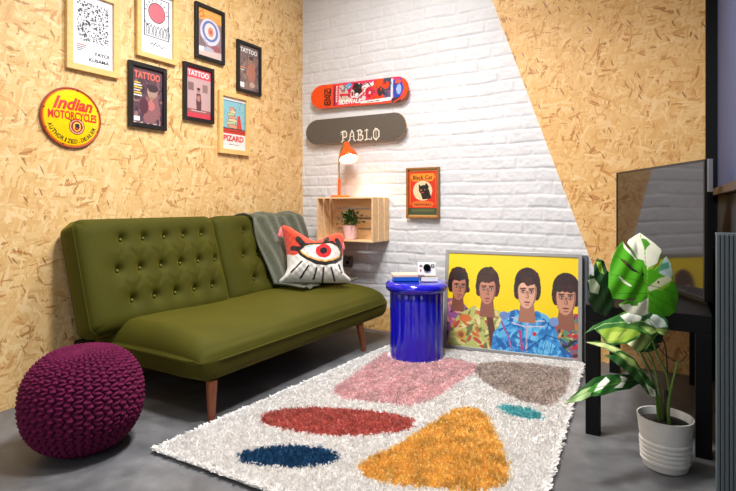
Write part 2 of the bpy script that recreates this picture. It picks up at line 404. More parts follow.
# ================================================================== PICTURES ON THE LEFT WALL
WX, WY, WN = (0, 1, 0), (0, 0, 1), (1, 0, 0)
def wall_frame(name, label, px0, px1, tl, tr, bl, br, fmat, fw, cv, depth=.022, mat_w=0, texts=()):
    xf = depth + .003
    yl = on(px0, 100, 0, .003)[1]; yr = on(px1, 100, 0, xf)[1]
    z1 = (on(px0, tl, 0, xf)[2] + on(px1, tr, 0, xf)[2]) / 2; z0 = (on(px0, bl, 0, xf)[2] + on(px1, br, 0, xf)[2]) / 2
    t = thing(name, label, 'picture frame', (.003, (yl + yr) / 2, z0))
    mb = MB()
    def bar(p): mb.prism([(.003, y, z) for y, z in p], (depth, 0, 0))
    iy0, iy1, iz0, iz1 = yl + fw, yr - fw, z0 + fw, z1 - fw
    bar([(yl, z0), (yr, z0), (iy1, iz0), (iy0, iz0)]); bar([(iy0, iz1), (iy1, iz1), (yr, z1), (yl, z1)])
    bar([(yl, z0), (iy0, iz0), (iy0, iz1), (yl, z1)]); bar([(iy1, iz0), (yr, z0), (yr, z1), (iy1, iz1)])
    mb.build('frame', fmat, t, bevel=.0015)
    w, h = iy1 - iy0, iz1 - iz0
    p = sheet('print', cv, lambda U, V: (np.full_like(U, .011), iy0 + U * w, iz1 - V * h), M['art'], t)
    for k in texts:
        body, mt, u, v, tw, th = k[:6]
        text(body, 'lettering', M[mt], p, (.011, iy0 + u * w, iz1 - v * h), WX, WY, tw * w, th * h, **(k[6] if len(k) > 6 else {}))
    g = MB().box(.0165, .0175, iy0, iy1, iz0, iz1)
    return t
def c_dots():
    c = Canvas(110, 160, (238, 240, 246)); r = np.random.default_rng(3)
    c.rect(.1, .045, .9, .052, (120, 125, 150))
    for i in range(17):
        for j in range(17):
            x = .12 + .76 * (i + .5 + r.uniform(-.35, .35)) / 17; y = .09 + .56 * (j + .5 + r.uniform(-.35, .35)) / 17
            s = r.choice([.008, .013, .018, .023]); c.ell(x, y, s * r.uniform(.8, 1.4), s * .72, (34, 32, 44))
    c.rect(.1, .705, .34, .722, (226, 120, 120)); c.rect(.1, .74, .32, .75, (60, 60, 70)); c.rect(.1, .765, .26, .775, (60, 60, 70)); c.rect(.1, .79, .22, .8, (60, 60, 70))
    return c
wall_frame('picture_frame', 'light wood frame around white print of small black dots, furthest left on board wall', 65, 119.7, -19, -1, 65.5, 79.8, M['frame_pine'], .034, c_dots(),
           texts=[('YAYOI', 'ink', .52, .83, .38, .05, dict(bold=.02)), ('KUSAMA', 'ink', .4, .925, .5, .05, dict(bold=.02))])
def c_heart():
    c = Canvas(100, 150, (226, 232, 236)); K = (38, 34, 60)
    c.rect(.1, .06, .9, .72, K); c.rect(.125, .075, .875, .705, (230, 234, 238))
    R = (228, 104, 118)
    for k in range(9):                      # plain abstract stand-in: a rounded pink form with short strokes round it
        a = PI + k * PI / 8; c.line([(.5 + .31 * math.cos(a), .3 + .17 * math.sin(a)), (.5 + .37 * math.cos(a), .3 + .2 * math.sin(a))], .014, K)
    c.ell(.5, .31, .27, .165, K); c.ell(.5, .31, .25, .15, R)
    for k in range(7):
        x = .17 + k * .11; c.line([(x, .69), (x, .56), (x + .05, .52), (x + .08, .6), (x + .06, .69)], .014, K)
    c.line([(.13, .48), (.2, .55), (.3, .5)], .014, K); c.line([(.87, .48), (.8, .55), (.7, .5)], .014, K)
    c.line([(.3, .84), (.36, .81), (.4, .85), (.46, .8), (.5, .85), (.58, .82), (.66, .86), (.72, .83)], .012, K)
    return c
wall_frame('picture_frame', 'light wood frame around print with a rounded pink form over black line patterns', 135.3, 177.5, -17, -6, 53.5, 66, M['frame_pine'], .03, c_heart())
def c_mag(kind):
    r = np.random.default_rng(kind)
    if kind == 1:
        c = Canvas(90, 140, (196, 176, 176)); c.rect(0, 0, 1, .97, (92, 66, 76))
        for _ in range(160): c.ell(r.uniform(.1, 1), r.uniform(.2, 1), r.uniform(.02, .07), r.uniform(.02, .06), [(120, 86, 94), (74, 52, 66), (150, 110, 104), (58, 42, 56)][r.integers(4)])
        c.ell(.66, .42, .17, .11, (168, 138, 128)); c.poly([(.45, .5), (.85, .5), (.95, .8), (.7, .98), (.4, .98), (.36, .7)], (138, 92, 96)); c.ell(.66, .34, .2, .07, (62, 44, 50))
        c.ell(.62, .66, .12, .09, (190, 110, 108)); c.ell(.38, .68, .15, .14, (84, 44, 60)); c.line([(.5, .36), (.62, .56), (.8, .44)], .02, (176, 140, 110))
        for k in range(6): c.rect(.06, .27 + .045 * k, .06 + r.uniform(.15, .28), .29 + .045 * k, [(230, 200, 60), (236, 236, 236)][k % 2])
        c.rect(.06, .88, .24, .96, (236, 236, 232))
    elif kind == 2:
        c = Canvas(80, 130, (206, 172, 168)); c.rect(0, 0, 1, .2, (226, 62, 84)); c.rect(0, .03, 1, .17, (232, 96, 110)); c.rect(0, .2, 1, 1, (190, 156, 156))
        c.rect(.08, .3, .3, .46, (126, 100, 96)); c.rect(.66, .3, .88, .46, (138, 112, 104)); c.rect(0, .82, 1, .9, (150, 90, 90)); c.rect(0, .9, 1, 1, (206, 60, 76))
        c.poly([(.42, .5), (.58, .5), (.62, .68), (.6, .86), (.42, .86), (.4, .68)], (92, 58, 58)); c.ell(.5, .44, .07, .045, (160, 118, 104)); c.ell(.5, .41, .07, .025, (50, 34, 34)); c.ell(.5, .6, .07, .06, (176, 120, 112))
        c.rect(.2, .85, .8, .865, (240, 232, 232))
    elif kind == 3:
        c = Canvas(80, 130, (214, 190, 160)); c.rect(0, 0, 1, 1, (150, 120, 128)); c.rect(0, 0, 1, .25, (222, 168, 88)); c.rect(0, .84, 1, 1, (208, 182, 176))
        c.ell(.52, .46, .42, .28, (206, 206, 216)); c.ell(.52, .44, .33, .22, (96, 116, 176)); c.ell(.52, .44, .24, .17, (226, 210, 206)); c.ell(.54, .45, .12, .1, (216, 136, 116)); c.ell(.54, .45, .05, .045, (176, 90, 84))
        c.line([(.06, .12), (.2, .05), (.26, .16), (.1, .2)], .03, (216, 110, 40)); c.line([(.5, .1), (.9, .16)], .02, (232, 132, 62)); c.line([(.34, .15), (.94, .23)], .012, (206, 96, 40))
        c.ell(.75, .78, .2, .07, (150, 90, 92)); c.ell(.4, .83, .28, .05, (176, 176, 190)); c.rect(.06, .8, .24, .9, (236, 236, 232))
        for k in range(6): c.line([(.1, .62 + k * .03), (.1 + r.uniform(.2, .35), .64 + k * .03)], .01, (60, 60, 80))
    elif kind == 4:
        c = Canvas(80, 130, (128, 110, 104)); c.rect(0, .0, 1, 1, (118, 100, 98))
        for _ in range(100): c.ell(r.uniform(0, 1), r.uniform(.2, 1), r.uniform(.02, .09), r.uniform(.02, .06), [(130, 106, 98), (98, 78, 80), (146, 118, 104)][r.integers(3)])
        c.ell(.62, .3, .1, .06, (150, 110, 92)); c.ell(.62, .26, .12, .04, (70, 46, 40)); c.poly([(.5, .37), (.76, .37), (.84, .6), (.72, .84), (.56, .84), (.44, .62)], (172, 110, 88)); c.line([(.5, .44), (.42, .64), (.62, .7)], .05, (176, 116, 92)); c.ell(.66, .86, .14, .06, (190, 160, 140))
        c.rect(.06, .84, .26, .95, (236, 236, 236)); c.rect(.08, .5, .3, .52, (226, 140, 60)); c.rect(.08, .55, .26, .57, (230, 230, 230))
    else:
        c = Canvas(80, 130, (226, 222, 218)); c.rect(.0, .06, 1, .7, (64, 110, 140)); c.rect(.02, .075, .98, .62, (132, 186, 196))
        for _ in range(26): c.line([(x := r.uniform(.1, .9), y := r.uniform(.1, .6)), (x + r.uniform(-.06, .06), y + r.uniform(-.04, .04))], .008, (60, 90, 110))
        for k in range(7):
            c.ell(.42 + .05 * math.sin(k * 2.2), .22 + k * .055, .12 + .02 * k, .04, (48, 44, 44)); c.ell(.42 + .05 * math.sin(k * 2.2), .22 + k * .055, .105 + .02 * k, .034, [(214, 150, 120), (226, 196, 160), (176, 196, 150)][k % 3])
        c.poly([(.66, .34), (.76, .32), (.86, .6), (.62, .6)], (206, 74, 60)); c.rect(0, .6, 1, .7, (196, 62, 48)); c.line([(0, .6), (1, .6)], .01, (40, 30, 30)); c.line([(0, .65), (1, .65)], .008, (60, 30, 30))
        c.line([(.3, .9), (.7, .905)], .01, (60, 60, 70))
    return c
wall_frame('picture_frame', 'black frame with dusky purple magazine cover, TATTOO in pink letters, left of the black frames', 127.3, 167.2, 58.3, 69.4, 124.8, 131.2, M['black_frame'], .026, c_mag(1), texts=[('TATTOO', 'coral_ink', .06, .2, .86, .13, dict(bold=.03))])
wall_frame('picture_frame', 'black frame with pink and red bordered magazine cover showing a standing figure', 182.3, 214.6, 59, 70.3, 118.3, 124.5, M['black_frame'], .024, c_mag(2), texts=[('TATTOO', 'white_ink', .06, .165, .86, .11, dict(bold=.02))])
wall_frame('picture_frame', 'black frame with magazine cover of concentric blue and white ovals, topmost black one', 194, 225.3, -1, 13.2, 55, 66.3, M['black_frame'], .024, c_mag(3))
wall_frame('picture_frame', 'black frame with brown magazine cover, TATTOO in white letters, furthest right', 236, 261.8, 37.3, 47.9, 89.6, 96.7, M['black_frame'], .022, c_mag(4), texts=[('TATTOO', 'white_ink', .06, .17, .86, .1, dict(bold=.02))])
wall_frame('picture_frame', 'small light wood frame with turquoise print above red PIZARD lettering, lowest on the wall', 217.6, 249.8, 89, 97, 152.4, 156, M['frame_pine'], .034, c_mag(5), texts=[('PIZARD', 'red_ink', .06, .84, .86, .11, dict(bold=.03))])

# round enamel sign
def sign():
    xs = .02; c0 = on(70.2, 117.5, 0, xs); yl = on(40.8, 117, 0, xs)[1]; yr = on(99.7, 117, 0, xs)[1]; cy = (yl + yr) / 2; R = (yr - yl) / 2 * 1.0
    zt = on(68, 84, 0, xs)[2]; zb = on(72, 150.6, 0, xs)[2]; cz = (zt + zb) / 2; R = (R + (zt - zb) / 2) / 2 * .955; cy += .006
    t = thing('round_sign', 'round yellow enamel sign with red lettering and a small ringed emblem on board wall', 'sign', (0, cy, cz - R))
    cv = Canvas(150, 150, (250, 206, 14)); rr = np.hypot(cv.U - .5, cv.V - .5); cv.a = (rr < .5).astype(float)
    cv.put(rr > .482, (150, 70, 30)); cv.put((rr > .462) & (rr <= .482), (226, 120, 20))
    cv.c *= np.where(vnoise(cv.U, cv.V, 9, 11) > .2, .95, 1.)[..., None]
    r = np.random.default_rng(5)
    for a in (.4, 1.9, 2.7, 3.4, 4.9, 5.9): cv.ell(.5 + .475 * math.cos(a), .5 + .475 * math.sin(a), .018, .012, (70, 40, 30))
    cv.ell(.56, .645, .135, .135, (40, 34, 30)); cv.ell(.56, .645, .122, .122, (240, 170, 150)); cv.ell(.56, .645, .1, .1, (150, 40, 36)); cv.ell(.56, .645, .07, .08, (236, 190, 80)); cv.poly([(.53, .6), (.59, .59), (.61, .66), (.57, .71), (.53, .68)], (50, 50, 60)); cv.ell(.55, .68, .03, .025, (196, 60, 40))
    cv.line([(.36, .5), (.47, .56)], .02, (60, 40, 30))
    dome = lambda U, V: .012 + .016 * (1 - 4 * ((U - .5) ** 2 + (V - .5) ** 2))
    f = lambda U, V: (np.maximum(dome(U, V), .004), cy - R + 2 * R * U, cz + R - 2 * R * V)
    p = sheet('sign_plate', cv, f, M['enamel_art'], t, smooth=True)
    MB().tube([(.010, cy + R * math.cos(q), cz + R * math.sin(q)) for q in np.linspace(0, 2 * PI, 64, endpoint=False)], .0055, 8, closed=True).build('rim', plain('rusty_rim', (150, 60, 24), .5), t, smooth=True)
    lf = .0285; sf = lambda y, z: np.maximum(.012 + .016 * (1 - ((y - cy) ** 2 + (z - cz) ** 2) / R ** 2), .004)
    D = 2 * R; o = np.array([.0, cy - R, cz - R])
    text('Indian', 'lettering', M['red_ink'], p, o + (lf, .17 * D, .62 * D), WX, WY, .68 * D, .22 * D, shear=.4, bold=.035, surf=sf)
    text('MOTORCYCLES', 'lettering', M['red_ink'], p, o + (lf - .001, .1 * D, .46 * D), WX, WY, .82 * D, .14 * D, bold=.03, surf=sf)
    s = 'AUTHORIZED·DEALER'
    for i, ch in enumerate(s):
        a = math.radians(202 + i * (338 - 202) / (len(s) - 1)); rr = .415 * D
        c = np.array([0, cy + rr * math.cos(a), cz + rr * math.sin(a)]); Y = np.array([0, -math.cos(a), -math.sin(a)]); X = np.array([0, -math.sin(a), math.cos(a)])
        w = .02 * D if ch in 'I' else .05 * D; hh = .068 * D
        if ch == '·': w = hh = .015 * D
        text(ch, 'letter', M['ink'], p, c + np.array([.0205, 0, 0]) - X * w / 2 - Y * .005, X, Y, w, hh, bold=.01, surf=sf)
sign()

# ================================================================== THINGS ON THE BACK WALL
BX, BY = (1, 0, 0), (0, 0, 1)
def deck(name, label, L_, R_, wd, cvf, mat, letters=None, ply='rim'):
    yp = -.05; A = on(L_[0], L_[1], 1, yp); B = on(R_[0], R_[1], 1, yp); X = B - A; Ln = np.linalg.norm(X); X /= Ln; Yv = np.array([-X[2], 0, X[0]])
    c0 = (A + B) / 2; t = thing(name, label, 'skateboard', tuple(c0 - Yv * wd / 2))
    cv = cvf(); u = (cv.U - .5) * Ln; v = (.5 - cv.V) * wd
    def inside(u, v, g=0):
        rx, ry = Ln / 2 - wd * .55, wd / 2 - g
        e = np.maximum(np.abs(u) - rx, 0) / (wd * .55 - g); return (e ** 2 + np.abs(v / ry) ** 2.0 * (e > 0) < 1) & (np.abs(v) < ry)
    cv.a = inside(u, v).astype(float)
    lift = lambda U: .03 * np.maximum(np.abs(U - .5) - .36, 0) / .14 * 0.5
    f = lambda U, V: tuple((c0[k] + X[k] * (U - .5) * Ln + Yv[k] * (.5 - V) * wd + (-lift(U) if k == 1 else 0) - (.004 if k == 1 else 0) * (1 - (2 * V - 1) ** 2)) for k in range(3))
    p = sheet('deck', cv, f, mat, t)
    n = 72; pts = []
    for k in range(n):
        q = 2 * PI * k / n; e = wd * .55; rx = Ln / 2 - e
        x = math.copysign(rx, math.cos(q)) + e * math.cos(q) if abs(math.cos(q)) > 1e-6 else 0; pts.append((x, wd / 2 * math.sin(q)))
    mb = MB(); front = [c0 + X * x + Yv * y + np.array([0, -float(lift(x / Ln + .5)) + .0015, 0]) for x, y in pts]; back = [q + np.array([0, .011, 0]) for q in front]
    nn = len(front); mb.add(front + back, [(i, (i + 1) % nn, (i + 1) % nn + nn, i + nn) for i in range(nn)] + [tuple(range(nn, 2 * nn))])
    mb.build('deck_edge', M['pine' if ply == 'rim' else 'orange'], t, smooth=False)
    for s in (-.26, .26):
        q = c0 + X * s * Ln; MB().box(q[0] - .02, q[0] + .02, yp + .012, -.012, q[2] - .03, q[2] + .03).build('wall_bracket', M['black'], t)
    if letters: letters(p, c0, X, Yv, Ln, wd)
    return t
def cv_red():
    c = Canvas(300, 80, (226, 52, 92)); O = (238, 78, 20); K = (36, 28, 34); r = np.random.default_rng(8)
    c.rect(0, 0, .235, 1, O); c.rect(0, .0, .3, .06, O)
    for v in ((.235, (200, 40, 60)),): c.rect(v[0], 0, v[0] + .012, 1, v[1])
    # angular dark characters near the tail
    for seg in ([(.14, .2), (.2, .18), (.2, .4), (.15, .42)], [(.17, .18), (.17, .42)], [(.14, .5), (.2, .62), (.2, .5), (.14, .66)], [(.15, .76), (.2, .72), (.2, .9), (.16, .9)]): c.line(seg, .035, (110, 20, 14))
    c.rect(.25, .08, .262, .95, (96, 14, 40))
    for k in range(7): c.line([(.27, .12 + k * .1), (.283, .14 + k * .1), (.272, .17 + k * .1)], .03, (240, 230, 226))
    c.poly([(.3, .1), (.36, .08), (.4, .45), (.42, .75), (.3, .72)], (206, 186, 170)); c.line([(.31, .2), (.34, .35), (.37, .2), (.35, .12)], .04, (80, 80, 84)); c.line([(.32, .5), (.4, .52)], .1, (216, 40, 60))
    c.poly([(.37, .12), (.41, .02), (.44, .12), (.41, .28), (.38, .3)], (60, 160, 214)); c.poly([(.3, .68), (.44, .66), (.44, .78), (.3, .8)], (214, 196, 186))
    c.ell(.485, .36, .045, .3, K); c.ell(.52, .3, .035, .2, K); c.ell(.445, .5, .02, .17, (230, 220, 214)); c.ell(.445, .5, .013, .1, (140, 40, 46)); c.ell(.49, .55, .02, .07, (236, 226, 220)); c.line([(.45, .62), (.5, .66), (.53, .56), (.55, .5)], .05, (236, 226, 222))
    c.ell(.585, .3, .045, .2, (226, 218, 214)); c.poly([(.62, .2), (.655, .06), (.66, .22), (.63, .3)], (240, 232, 232)); c.line([(.55, .2), (.6, .1), (.64, .3)], .035, K)
    c.ell(.62, .5, .045, .22, (196, 22, 62)); c.ell(.625, .52, .013, .06, (246, 220, 220)); c.ell(.53, .76, .03, .14, (216, 90, 120)); c.ell(.56, .72, .025, .1, (240, 200, 200))
    c.poly([(.62, .62), (.76, .66), (.78, .78), (.64, .8)], (230, 60, 30)); c.poly([(.655, .3), (.69, .02), (.78, .0), (.72, .3), (.67, .42)], O); c.poly([(.76, 0), (.84, 0), (.86, .4), (.8, .7), (.72, .6), (.74, .3)], (70, 66, 90))
    c.ell(.78, .28, .035, .16, (226, 66, 30)); c.ell(.725, .5, .03, .2, (54, 46, 48)); c.rect(.765, .5, .84, .78, (86, 82, 120)); c.rect(.83, .05, .85, .85, (196, 214, 236))
    c.poly([(.85, .12), (.93, .08), (.96, .5), (.92, .82), (.86, .8)], (40, 70, 176)); c.ell(.91, .5, .025, .2, (150, 180, 224)); c.ell(.9, .2, .03, .08, (226, 90, 60)); c.poly([(.93, 0), (1, 0), (1, 1), (.93, 1), (.965, .5)], O)
    c.poly([(.84, .82), (.93, .8), (.93, 1), (.84, 1)], (56, 50, 60)); c.line([(.86, .98), (.95, .8)], .06, (222, 70, 30)); c.line([(.545, .9), (.82, .84)], .13, (240, 236, 232)); c.line([(.6, .89), (.72, .865)], .03, (90, 80, 84))
    for _ in range(70):
        x, y = r.uniform(.31, .92), r.uniform(.05, .72); c.line([(x, y), (x + r.uniform(-.018, .018), y + r.uniform(-.12, .12))], r.uniform(.02, .045), [K, K, (120, 20, 50), (232, 226, 222), (226, 70, 40), (80, 70, 96)][r.integers(6)])
    c.rect(0, .93, .84, 1, (226, 74, 50)); c.mottle(.12, 2, 2)
    return c
def red_letters(p, c0, X, Yv, Ln, wd):
    o = c0 - X * Ln / 2 - Yv * wd / 2 + np.array([0, -.0045, 0])
    text('SIDEWALK', 'lettering', M['white_ink'], p, o + X * .3 * Ln + Yv * .1 * wd, X, Yv, .25 * Ln, .18 * wd, bold=.04)
    text('ENZ', 'lettering', M['ink'], p, o + X * .215 * Ln + Yv * .14 * wd, Yv, -X, .66 * wd, .075 * Ln, bold=.01)
deck('skateboard', 'red and pink graphic skateboard deck, upper of the two on the brick wall', (312.3, 98), (409, 88.2), .197, cv_red, M['deck_art'], red_letters, 'orange')
def cv_pablo():
    c = Canvas(420, 100, (92, 84, 74)); W_ = (226, 220, 204); c.mottle(.25, 1, 3)
    for x, y in ((.2, .3), (.24, .3), (.2, .6), (.8, .3), (.84, .35), (.8, .62), (.76, .42)): c.ell(x, y, .005, .02, (104, 92, 84))
    # blackletter strokes: P A B L O
    y0, y1 = .57, .92; S = .046
    def L(pts, w=S): c.line(pts, w, W_)
    def q(x, *pp, w=S): L([(.355 + (x - .355) * 1.1 + .012 + a * .068, y1 - b * (y1 - y0)) for a, b in pp], w)
    x = .355; q(x, (.05, .95), (.3, 1.1), (.3, .1), (.1, -.1)); q(x, (.3, 1.0), (.6, 1.1), (.85, .9), (.85, .5), (.6, .38), (.35, .45)); q(x, (-.05, .75), (.25, .8), w=.016); q(x, (.5, .95), (.5, .5), w=.014); q(x, (0, -.05), (.5, .1), w=.02)
    x = .428; q(x, (.5, 1.08), (.25, .7), (.15, .1), (-.05, -.05)); q(x, (.45, 1.1), (.7, .8), (.75, .1), (.95, -.05)); q(x, (.2, .45), (.75, .45), w=.02)
    x = .502; q(x, (.25, 1.05), (.25, 0)); q(x, (.05, 1.0), (.5, 1.1), (.75, .9), (.6, .6), (.3, .55)); q(x, (.5, .58), (.85, .45), (.85, .1), (.5, -.05), (.05, .05)); q(x, (.5, 1), (.5, .05), w=.013)
    x = .572; q(x, (.3, 1.08), (.3, .1), (.05, -.05)); q(x, (.0, .92), (.3, 1.1), (.5, .98), w=.024); q(x, (.2, .0), (.6, .06), (.98, -.05), (1.0, .22), w=.034)
    x = .645; q(x, (.4, 1.1), (.1, .8), (.1, .2), (.4, -.08)); q(x, (.45, 1.1), (.85, .85), (.85, .25), (.45, -.08)); q(x, (.45, 1.0), (.45, .0), w=.013); q(x, (.3, 1.15), (.7, 1.05), w=.02)
    return c
deck('skateboard', 'dark brown grip tape skateboard deck with white blackletter word, under the red one', (307.3, 133.2), (406.9, 125.2), .212, cv_pablo, M['grip_art'])

# small cat picture
def cat_picture():
    yf = -.045; A = on(405.8, 168, 1, yf); B = on(438.6, 218.8, 1, yf); x0, x1, z1, z0 = A[0], B[0], A[2], B[2]
    t = thing('picture_frame', 'small brown framed red label with black cat head on brick wall', 'picture frame', ((x0 + x1) / 2, yf, z0))
    fw = .017; mb = MB()
    def bar(p): mb.prism([(x, -.012, z) for x, z in p], (0, yf + .012, 0))
    a, b, c, d = x0 + fw, x1 - fw, z0 + fw, z1 - fw
    bar([(x0, z0), (x1, z0), (b, c), (a, c)]); bar([(a, d), (b, d), (x1, z1), (x0, z1)]); bar([(x0, z0), (a, c), (a, d), (x0, z1)]); bar([(b, c), (x1, z0), (x1, z1), (b, d)])
    mb.build('frame', M['frame_brown'], t, bevel=.003)
    cv = Canvas(90, 140, (206, 46, 24)); cv.rect(0, 0, 1, .03, (214, 190, 130)); cv.rect(0, 0, .03, 1, (190, 60, 30))
    for u in (.06, .94): cv.rect(min(u, u + .01), .05, max(u, u + .015), .76, (226, 120, 40))
    cv.poly([(.12, .08), (.88, .08), (.93, .16), (.84, .25), (.16, .25), (.07, .16)], (238, 140, 40)); cv.ell(.5, .45, .36, .235, (210, 60, 30)); cv.ell(.5, .45, .33, .215, (222, 200, 160))
    cv.ell(.53, .43, .16, .1, (26, 24, 26)); cv.poly([(.36, .3), (.45, .36), (.38, .46)], (26, 24, 26)); cv.poly([(.62, .28), (.72, .36), (.68, .46), (.56, .36)], (26, 24, 26)); cv.poly([(.42, .48), (.72, .42), (.8, .62), (.5, .64)], (26, 24, 26)); cv.ell(.45, .44, .03, .018, (206, 90, 40)); cv.ell(.58, .43, .02, .012, (200, 160, 60)); cv.ell(.5, .49, .05, .012, (196, 60, 60))
    cv.poly([(.1, .72), (.26, .68), (.74, .68), (.9, .72), (.82, .8), (.18, .8)], (232, 110, 44)); cv.rect(.0, .82, 1, .97, (60, 74, 52)); cv.rect(.1, .85, .9, .9, (90, 96, 60)); cv.rect(0, .97, 1, 1, (190, 150, 90))
    p = sheet('print', cv, lambda U, V: (a + U * (b - a), np.full_like(U, yf + .012), d - V * (d - c)), M['art'], t)
    o = np.array([a, yf + .012, c])
    text('Black Cat', 'lettering', M['ink'], p, o + ((b - a) * .16, 0, (d - c) * .79), BX, BY, (b - a) * .68, (d - c) * .09, bold=.01)
    text('FIREWORKS', 'lettering', M['ink'], p, o + ((b - a) * .2, 0, (d - c) * .225), BX, BY, (b - a) * .6, (d - c) * .05)
cat_picture()

# crate shelf (a crate hung on its side, mouth to the room)
cx0, cx1, cy0, cy1, cz0, cz1 = .345, .86, -.27, -.014, .712, 1.052
def crate():
    t = thing('crate_shelf', 'raw pine crate hung as a shelf on the brick wall', 'shelf', ((cx0 + cx1) / 2, cy0, cz0)); th = .011
    bw = (cy1 - cy0 - .036) / 3
    for nm, x in (('side_panel', cx0), ('side_panel', cx1 - th)):
        mb = MB()
        for k in range(3): mb.box(x, x + th, cy0 + k * (bw + .018), cy0 + k * (bw + .018) + bw, cz0, cz1)
        mb.build(nm, M['pine'], t, bevel=.0012)
    for nm, z in (('top_panel', cz1 - th), ('bottom_panel', cz0)):
        mb = MB()
        for k in range(3): mb.box(cx0 + th, cx1 - th, cy0 + k * (bw + .018), cy0 + k * (bw + .018) + bw, z, z + th)
        mb.build(nm, M['pine'], t, bevel=.0012)
    mb = MB(); hh = (cz1 - cz0 - 2 * th - .036) / 4
    for k in range(4): mb.box(cx0 + th, cx1 - th, cy1 - .009, cy1, cz0 + th + k * (hh + .012), cz0 + th + k * (hh + .012) + hh)
    mb.build('back_panel', M['pine'], t, bevel=.001)
    for sx, xx in ((1, cx0 + th), (-1, cx1 - th)):
        for zz, s in ((cz0 + th, 1), (cz1 - th, -1)):
            pass
        MB().prism([(xx, cy1 - .009, cz0 + th), (xx + sx * .03, cy1 - .009, cz0 + th), (xx, cy1 - .04, cz0 + th)], (0, 0, cz1 - cz0 - 2 * th)).build('corner_post', M['pine'], t)
crate()

# desk lamp
def lamp():
    c = on(338, 194, 2, cz1); c[1] = -.13; c[0] = at(336, 194, 4.09)[0]; lx, ly = c[0], -.13
    t = thing('desk_lamp', 'orange gooseneck desk lamp, lit, standing on the pine crate', 'lamp', (lx, ly, cz1)); z = cz1
    MB().lathe([(.075, 0), (.078, .004), (.078, .012), (.07, .018), (.012, .02)], (lx, ly, z), 40).build('base', M['orange'], t, smooth=False)
    MB().lathe([(.012, .018), (.012, .15), (.009, .152)], (lx - .01, ly, z), 20).build('stem', M['orange'], t, smooth=False)
    hd = on(347, 148, 1, ly - .02)
    P0 = np.array([lx - .01, ly, z + .15]); P3 = hd + np.array([-.005, 0, .02]); P1 = P0 + (-.015, 0, .14); P2 = P3 + (-.06, 0, .02)
    pts = [(1 - q) ** 3 * P0 + 3 * q * (1 - q) ** 2 * P1 + 3 * q * q * (1 - q) * P2 + q ** 3 * P3 for q in np.linspace(0, 1, 22)]
    MB().tube(pts, .008, 12).build('gooseneck', M['chrome'], t, smooth=True)
    ax = np.array([.36, -.28, -.9]); ax /= np.linalg.norm(ax); s0 = hd - ax * .03
    def cone(prof):
        u = np.cross(ax, (0, 1, 0)); u /= np.linalg.norm(u); w = np.cross(ax, u); V = []; n = 36
        for r, d in prof:
            for k in range(n): q = 2 * PI * k / n; V.append(s0 + ax * d + r * (math.cos(q) * u + math.sin(q) * w))
        Fc = [(i * n + k, i * n + (k + 1) % n, (i + 1) * n + (k + 1) % n, (i + 1) * n + k) for i in range(len(prof) - 1) for k in range(n)]
        return V, Fc
    V, Fc = cone([(.008, -.02), (.02, -.016), (.026, 0), (.03, .03), (.038, .045), (.06, .075), (.074, .11), (.078, .135)])
    sh = mesh_obj('lamp_shade', V, Fc, M['orange'], t, smooth=True, solid=.002)
    V, Fc = cone([(.026, .04), (.035, .047), (.057, .078), (.071, .112), (.075, .133)]); mesh_obj('shade_lining', V, Fc, M['shade_in'], sh, smooth=True)
    V, Fc = cone([(.002, .05), (.016, .06), (.027, .08), (.03, .096), (.024, .114), (.002, .124)]); mesh_obj('bulb', V, Fc, M['bulb'], t, smooth=True)
    l = bpy.data.lights.new('lamp_glow', 'SPOT'); l.energy = 10; l.color = (1, .72, .42); l.spot_size = math.radians(120); l.spot_blend = .6; l.shadow_soft_size = .03
    lo = bpy.data.objects.new('lamp_glow', l); COL.objects.link(lo); p = s0 + ax * .135; lo.location = p; lo.rotation_euler = Vector(ax).to_track_quat('-Z', 'Y').to_euler()
lamp()

# little potted plant in the crate
def shelf_plant():
    cx, cy, z = .60, -.17, cz0 + .0115
    t = thing('potted_plant', 'small leafy plant in pale pink pot inside the pine crate', 'plant', (cx, cy, z))
    MB().lathe([(.044, 0), (.046, .003), (.06, .1), (.062, .11), (.056, .11), (.054, .1)], (cx, cy, z), 36).build('pot', M['pinkpot'], t, smooth=False)
    mb = MB(); r = random.Random(4)
    for k in range(330):
        a = r.uniform(0, 2 * PI); el = r.uniform(.15, 1.5); L0 = r.uniform(.03, .125); d = np.array([math.cos(a) * math.cos(el), math.sin(a) * math.cos(el) * .75, math.sin(el)])
        b0 = np.array([cx, cy, z + .11]) + d * L0 * np.array([1.05, .8, .85]); a2 = a + r.uniform(-.7, .7); e2 = el + r.uniform(-.7, .5)
        d2 = np.array([math.cos(a2) * math.cos(e2), math.sin(a2) * math.cos(e2), math.sin(e2)]); s = np.cross(d2, (r.uniform(-.4, .4), r.uniform(-.4, .4), 1.)); s /= np.linalg.norm(s) + 1e-6; n = np.cross(s, d2)
        L1 = r.uniform(.024, .04); w = .008
        mb.add([b0, b0 + d2 * L1 * .45 + s * w - n * .003, b0 + d2 * L1 - n * .006, b0 + d2 * L1 * .45 - s * w - n * .003], [(0, 1, 2), (0, 2, 3)])
    mb.build('foliage', M['foliage'], t)
    mb = MB()
    for k in range(14):
        a = k * 2.4; mb.tube([(cx, cy, z + .1), (cx + .03 * math.cos(a), cy + .025 * math.sin(a), z + .12), (cx + .065 * math.cos(a), cy + .045 * math.sin(a), z + .17)], .0015, 5)
    mb.build('stem', M['stem'], t)
shelf_plant()
# wall socket
s = on(344.5, 261, 1, -.02)
t = thing('wall_socket', 'brushed steel double power socket low on the brick wall behind cushion', 'socket', (s[0], -.012, s[2] - .045))
MB().box(s[0] - .075, s[0] + .075, -.026, -.012, s[2] - .045, s[2] + .045).build('plate', M['steel'], t, bevel=.003)
for q in (-.035, .035): MB().box(s[0] + q - .012, s[0] + q + .012, -.029, -.026, s[2] - .02, s[2] + .005).box(s[0] + q + .012, s[0] + q + .022, -.031, -.026, s[2] + .015, s[2] + .033).build('socket_insert', M['black'], t)

